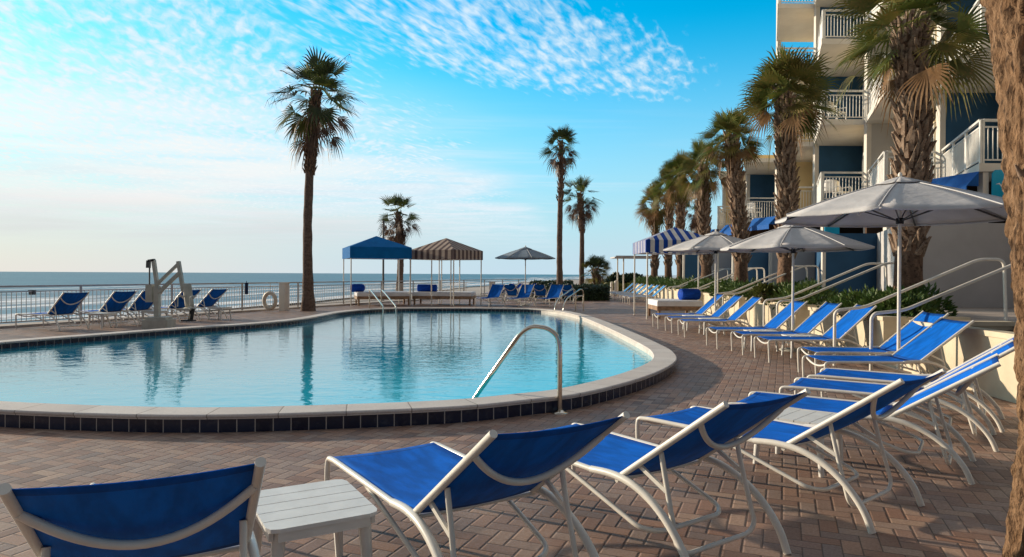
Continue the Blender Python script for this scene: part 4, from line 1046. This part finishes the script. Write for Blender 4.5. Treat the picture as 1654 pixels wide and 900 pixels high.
# signs on the corner posts
for Yk, x0, z0s, lab in ((16.60, 11.80, 3.30, 'cyan sign with a white gull beside the rough palm trunk'), (20.85, 9.72, 2.78, 'cyan sign with a white gull above the middle grey umbrella')):
    root = thing('hanging_sign', lab, 'sign', (x0, Yk - .12, z0s), 0, 'cyan gull signs')
    b_ = MB(); pr = [(-.22, 0), (.22, 0), (.22, .7), (.14, .78), (-.14, .78), (-.22, .7)]
    vs = [(x, 0, z) for x, z in pr] + [(x, -.03, z) for x, z in pr]; n = 6
    b_.add(vs, [tuple(range(n)), tuple(range(2 * n - 1, n - 1, -1))] + [(i, n + i, n + (i + 1) % n, (i + 1) % n) for i in range(n)]); b_.build('board', 'cyan', root)
    g = MB()
    for s in (-1, 1):
        w_ = [(0, .38), (s * .07, .47), (s * .17, .43), (s * .075, .435), (0, .34)]
        g.add([(x + .02, -.034 - .002, z) for x, z in w_], [(0, 1, 2, 3, 4)])
    g.build('gull', 'gull', root)
# balcony chairs
def bchair():
    root = thing('balcony_chair', 'c', 'chair')
    MB().grid(lambda u, v: (.46 * (v - .5), .44 * (u - .5), .43 - .03 * math.sin(u * 3.1)), 4, 4, .02).build('seat', 'gull', root)
    bk = MB(); bk.grid(lambda u, v: (.46 * (v - .5) * (1 - .15 * u), .22 + .10 * u, .44 + .46 * u + .04 * math.cos((v - .5) * 3)), 5, 5, .02); bk.build('backrest', 'gull', root)
    for sx in (-1, 1):
        MB().tube(round_path([(sx * .24, .24, .64), (sx * .26, -.2, .64), (sx * .24, -.23, .42)], .06), .022, 6).build('armrest', 'gull', root)
        for sy in (-1, 1): MB().tube([(sx * .2, sy * .19, .42), (sx * .25, sy * .24, 0)], .02, 6).build('leg', 'gull', root)
    return root
bc = None
for (x, y, z, rz), lab in (((12.3, 25.9, FZ[1], R(25)), 'white plastic chair on the upper middle balcony with the blue wall'), ((12.0, 25.8, FZ[0], R(-30)), 'left white plastic chair on the lower balcony with the blue wall above the middle umbrella'),
                           ((12.55, 26.0, FZ[0], R(20)), 'right white plastic chair on the lower balcony with the blue wall above the middle umbrella'), ((12.35, 30.1, FZ[1], R(10)), 'white plastic chair on the balcony behind the palm over the middle umbrella'),
                           ((12.2, 34.3, FZ[0], R(15)), 'right white plastic chair on the farthest low balcony'), ((11.9, 34.2, FZ[0], R(-40)), 'left white plastic chair on the farthest low balcony'), ((12.2, 29.9, FZ[0], R(-20)), 'white plastic chair on the cream balcony left of the blue one')):
    if bc is None: bc = bchair(); bc.location = (x, y, z + .001); bc.rotation_euler = (0, 0, rz); bc['label'] = lab; bc['group'] = 'white chairs on the hotel balconies'
    else: copy_tree(bc, (x, y, z + .001), rz, lab)

# ------------------------------------------------------------------ light and sky
SEL, SAZ = R(13.5), R(-62)
S = Vector((math.sin(SAZ) * math.cos(SEL), math.cos(SAZ) * math.cos(SEL), math.sin(SEL)))
sd = bpy.data.lights.new('sun', 'SUN'); sd.energy = 3.8; sd.angle = R(.9); sd.color = (1.0, .83, .62)
so = bpy.data.objects.new('sun', sd); col.objects.link(so); so.rotation_mode = 'QUATERNION'; so.rotation_quaternion = (-S).to_track_quat('-Z', 'Y')
wd = bpy.data.worlds.new('World'); sc.world = wd; wd.use_nodes = True; nt = wd.node_tree
bg = nt.nodes['Background']; STR = .12; bg.inputs[1].default_value = STR
sk = N(nt, 'ShaderNodeTexSky', sky_type='NISHITA', sun_disc=False); sk.sun_elevation = SEL; sk.sun_rotation = SAZ
sk.air_density = 1.0; sk.dust_density = .6; sk.ozone_density = 3.0
tc = N(nt, 'ShaderNodeTexCoord'); sp = N(nt, 'ShaderNodeSeparateXYZ'); nt.links.new(tc.outputs['Generated'], sp.inputs[0])
zc = math_n(nt, 'MAXIMUM', sp.outputs[2], .02)
u = math_n(nt, 'DIVIDE', sp.outputs[0], zc); v = math_n(nt, 'DIVIDE', sp.outputs[1], zc)
cv = N(nt, 'ShaderNodeCombineXYZ'); nt.links.new(u, cv.inputs[0]); nt.links.new(v, cv.inputs[1])
pv = cv.outputs[0]
def K(c): return tuple(x / STR for x in c)
base = mixc(nt, 1.0, sk.outputs[0], (.42, 1.55, 1.62), 'MULTIPLY')
hs = N(nt, 'ShaderNodeHueSaturation'); hs.inputs['Saturation'].default_value = 1.25; nt.links.new(base, hs.inputs['Color']); base = hs.outputs[0]
# pale haze near the horizon, warmer towards the sun
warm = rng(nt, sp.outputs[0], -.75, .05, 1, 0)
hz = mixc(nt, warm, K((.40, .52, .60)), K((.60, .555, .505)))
hz = mixc(nt, 1.0, hz, rng(nt, sp.outputs[1], -.5, .3, .42, 1), 'MULTIPLY')  # unseen haze behind the view dimmed to darken camera-facing shaded surfaces
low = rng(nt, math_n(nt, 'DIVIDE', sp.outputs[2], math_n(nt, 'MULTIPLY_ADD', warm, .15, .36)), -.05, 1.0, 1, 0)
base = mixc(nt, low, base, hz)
# unseen cloud added for the lighting: neutral grey overhead, dark behind to deepen shade
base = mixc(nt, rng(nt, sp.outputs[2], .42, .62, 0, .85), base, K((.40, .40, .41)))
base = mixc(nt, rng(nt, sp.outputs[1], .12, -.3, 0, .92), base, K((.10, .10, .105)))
# mackerel clouds
wob = noise_n(nt, pv, .9, 3)
mL = rng(nt, math_n(nt, 'ADD', math_n(nt, 'MULTIPLY_ADD', v, .12, math_n(nt, 'MULTIPLY', u, -1.0)), math_n(nt, 'MULTIPLY', wob, 1.4)), 1.25, 2.3)
px_ = math_n(nt, 'ADD', math_n(nt, 'MULTIPLY', math_n(nt, 'SUBTRACT', u, .0), .74), math_n(nt, 'MULTIPLY', math_n(nt, 'SUBTRACT', v, 3.0), .67))
py_ = math_n(nt, 'ADD', math_n(nt, 'MULTIPLY', math_n(nt, 'SUBTRACT', u, .0), -.67), math_n(nt, 'MULTIPLY', math_n(nt, 'SUBTRACT', v, 3.0), .74))
rr2 = math_n(nt, 'ADD', math_n(nt, 'POWER', math_n(nt, 'DIVIDE', px_, 1.35), 2.0), math_n(nt, 'POWER', math_n(nt, 'ABSOLUTE', math_n(nt, 'DIVIDE', py_, .62)), 2.0))
mR = rng(nt, math_n(nt, 'ADD', rr2, math_n(nt, 'MULTIPLY', wob, .9)), .55, 1.9, 1, 0)
mS = rng(nt, noise_n(nt, mapv(nt, pv, (.22, .9, 1), (0, 0, .12)), 1.0, 5, .6, .3), .50, .72)
mS = math_n(nt, 'MULTIPLY', math_n(nt, 'MULTIPLY', mS, rng(nt, v, 3.6, 5.5)), rng(nt, u, 2.2, -1.0, 0, .85))
tR = noise_n(nt, mapv(nt, mapv(nt, pv, (19, 6.4, 1), (0, 0, R(-32))), (.7, 1.7, 1)), 1.0, 4, .52, .3)
tL = noise_n(nt, mapv(nt, mapv(nt, pv, (18, 6.4, 1), (0, 0, R(28))), (.75, 1.5, 1)), 1.0, 4, .52, .4)
selr = rng(nt, u, -1.1, -.8)
tx = math_n(nt, 'ADD', math_n(nt, 'MULTIPLY', tR, selr), math_n(nt, 'MULTIPLY', tL, math_n(nt, 'SUBTRACT', 1.0, selr)))
big = noise_n(nt, mapv(nt, pv, (3.4, 1.9, 1)), 1.0, 4, .6)
tx = math_n(nt, 'ADD', math_n(nt, 'MULTIPLY', tx, .72), math_n(nt, 'MULTIPLY', big, .34))
mask = math_n(nt, 'MAXIMUM', mL, mR)
thr = math_n(nt, 'MULTIPLY_ADD', mask, -.31, .735)
cl = math_n(nt, 'MULTIPLY', rng(nt, math_n(nt, 'SUBTRACT', tx, thr), -.06, .32), .95)
cl = math_n(nt, 'MULTIPLY', cl, rng(nt, mask, .02, .45))
sheet = math_n(nt, 'MULTIPLY', math_n(nt, 'MULTIPLY', rng(nt, v, 4.2, 7.5, 0, .95), mL), rng(nt, noise_n(nt, mapv(nt, pv, (.55, .8, 1), (0, 0, .2)), 1.0, 6, .62, .5), .30, .62))
cl = math_n(nt, 'MAXIMUM', math_n(nt, 'MAXIMUM', cl, sheet), mS)
cl = math_n(nt, 'MULTIPLY', cl, rng(nt, sp.outputs[2], .015, .10, .0, .92))
ccol = mixc(nt, warm, K((.60, .67, .72)), K((.66, .645, .635)))
ccol = mixc(nt, rng(nt, tx, .45, .72), mixc(nt, .25, ccol, K((.36, .46, .55))), ccol)
fin = mixc(nt, cl, base, ccol)
bn = rng(nt, noise_n(nt, mapv(nt, tc.outputs['Generated'], (1.6, 1.6, 20), (0, R(3), 0)), 1.0, 5, .58, .2), .40, .66)
bn = math_n(nt, 'MULTIPLY', math_n(nt, 'MULTIPLY', bn, rng(nt, sp.outputs[2], .015, .07)), math_n(nt, 'MULTIPLY', rng(nt, sp.outputs[2], .30, .14), rng(nt, sp.outputs[0], -.45, .12, .8, 0)))
fin = mixc(nt, bn, fin, mixc(nt, rng(nt, sp.outputs[2], .05, .12), K((.50, .50, .51)), K((.70, .68, .66))))
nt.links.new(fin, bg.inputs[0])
sc.view_settings.view_transform = 'Standard'; sc.view_settings.look = 'None'; sc.view_settings.gamma = 1; sc.view_settings.exposure = 0.5
try: sc.view_settings.use_curve_mapping = False
except Exception: pass
sc.cycles.max_bounces = 8; sc.cycles.diffuse_bounces = 3; sc.cycles.glossy_bounces = 3; sc.cycles.transmission_bounces = 3
sc.cycles.use_denoising = True
sc.cycles.sample_clamp_indirect = 6
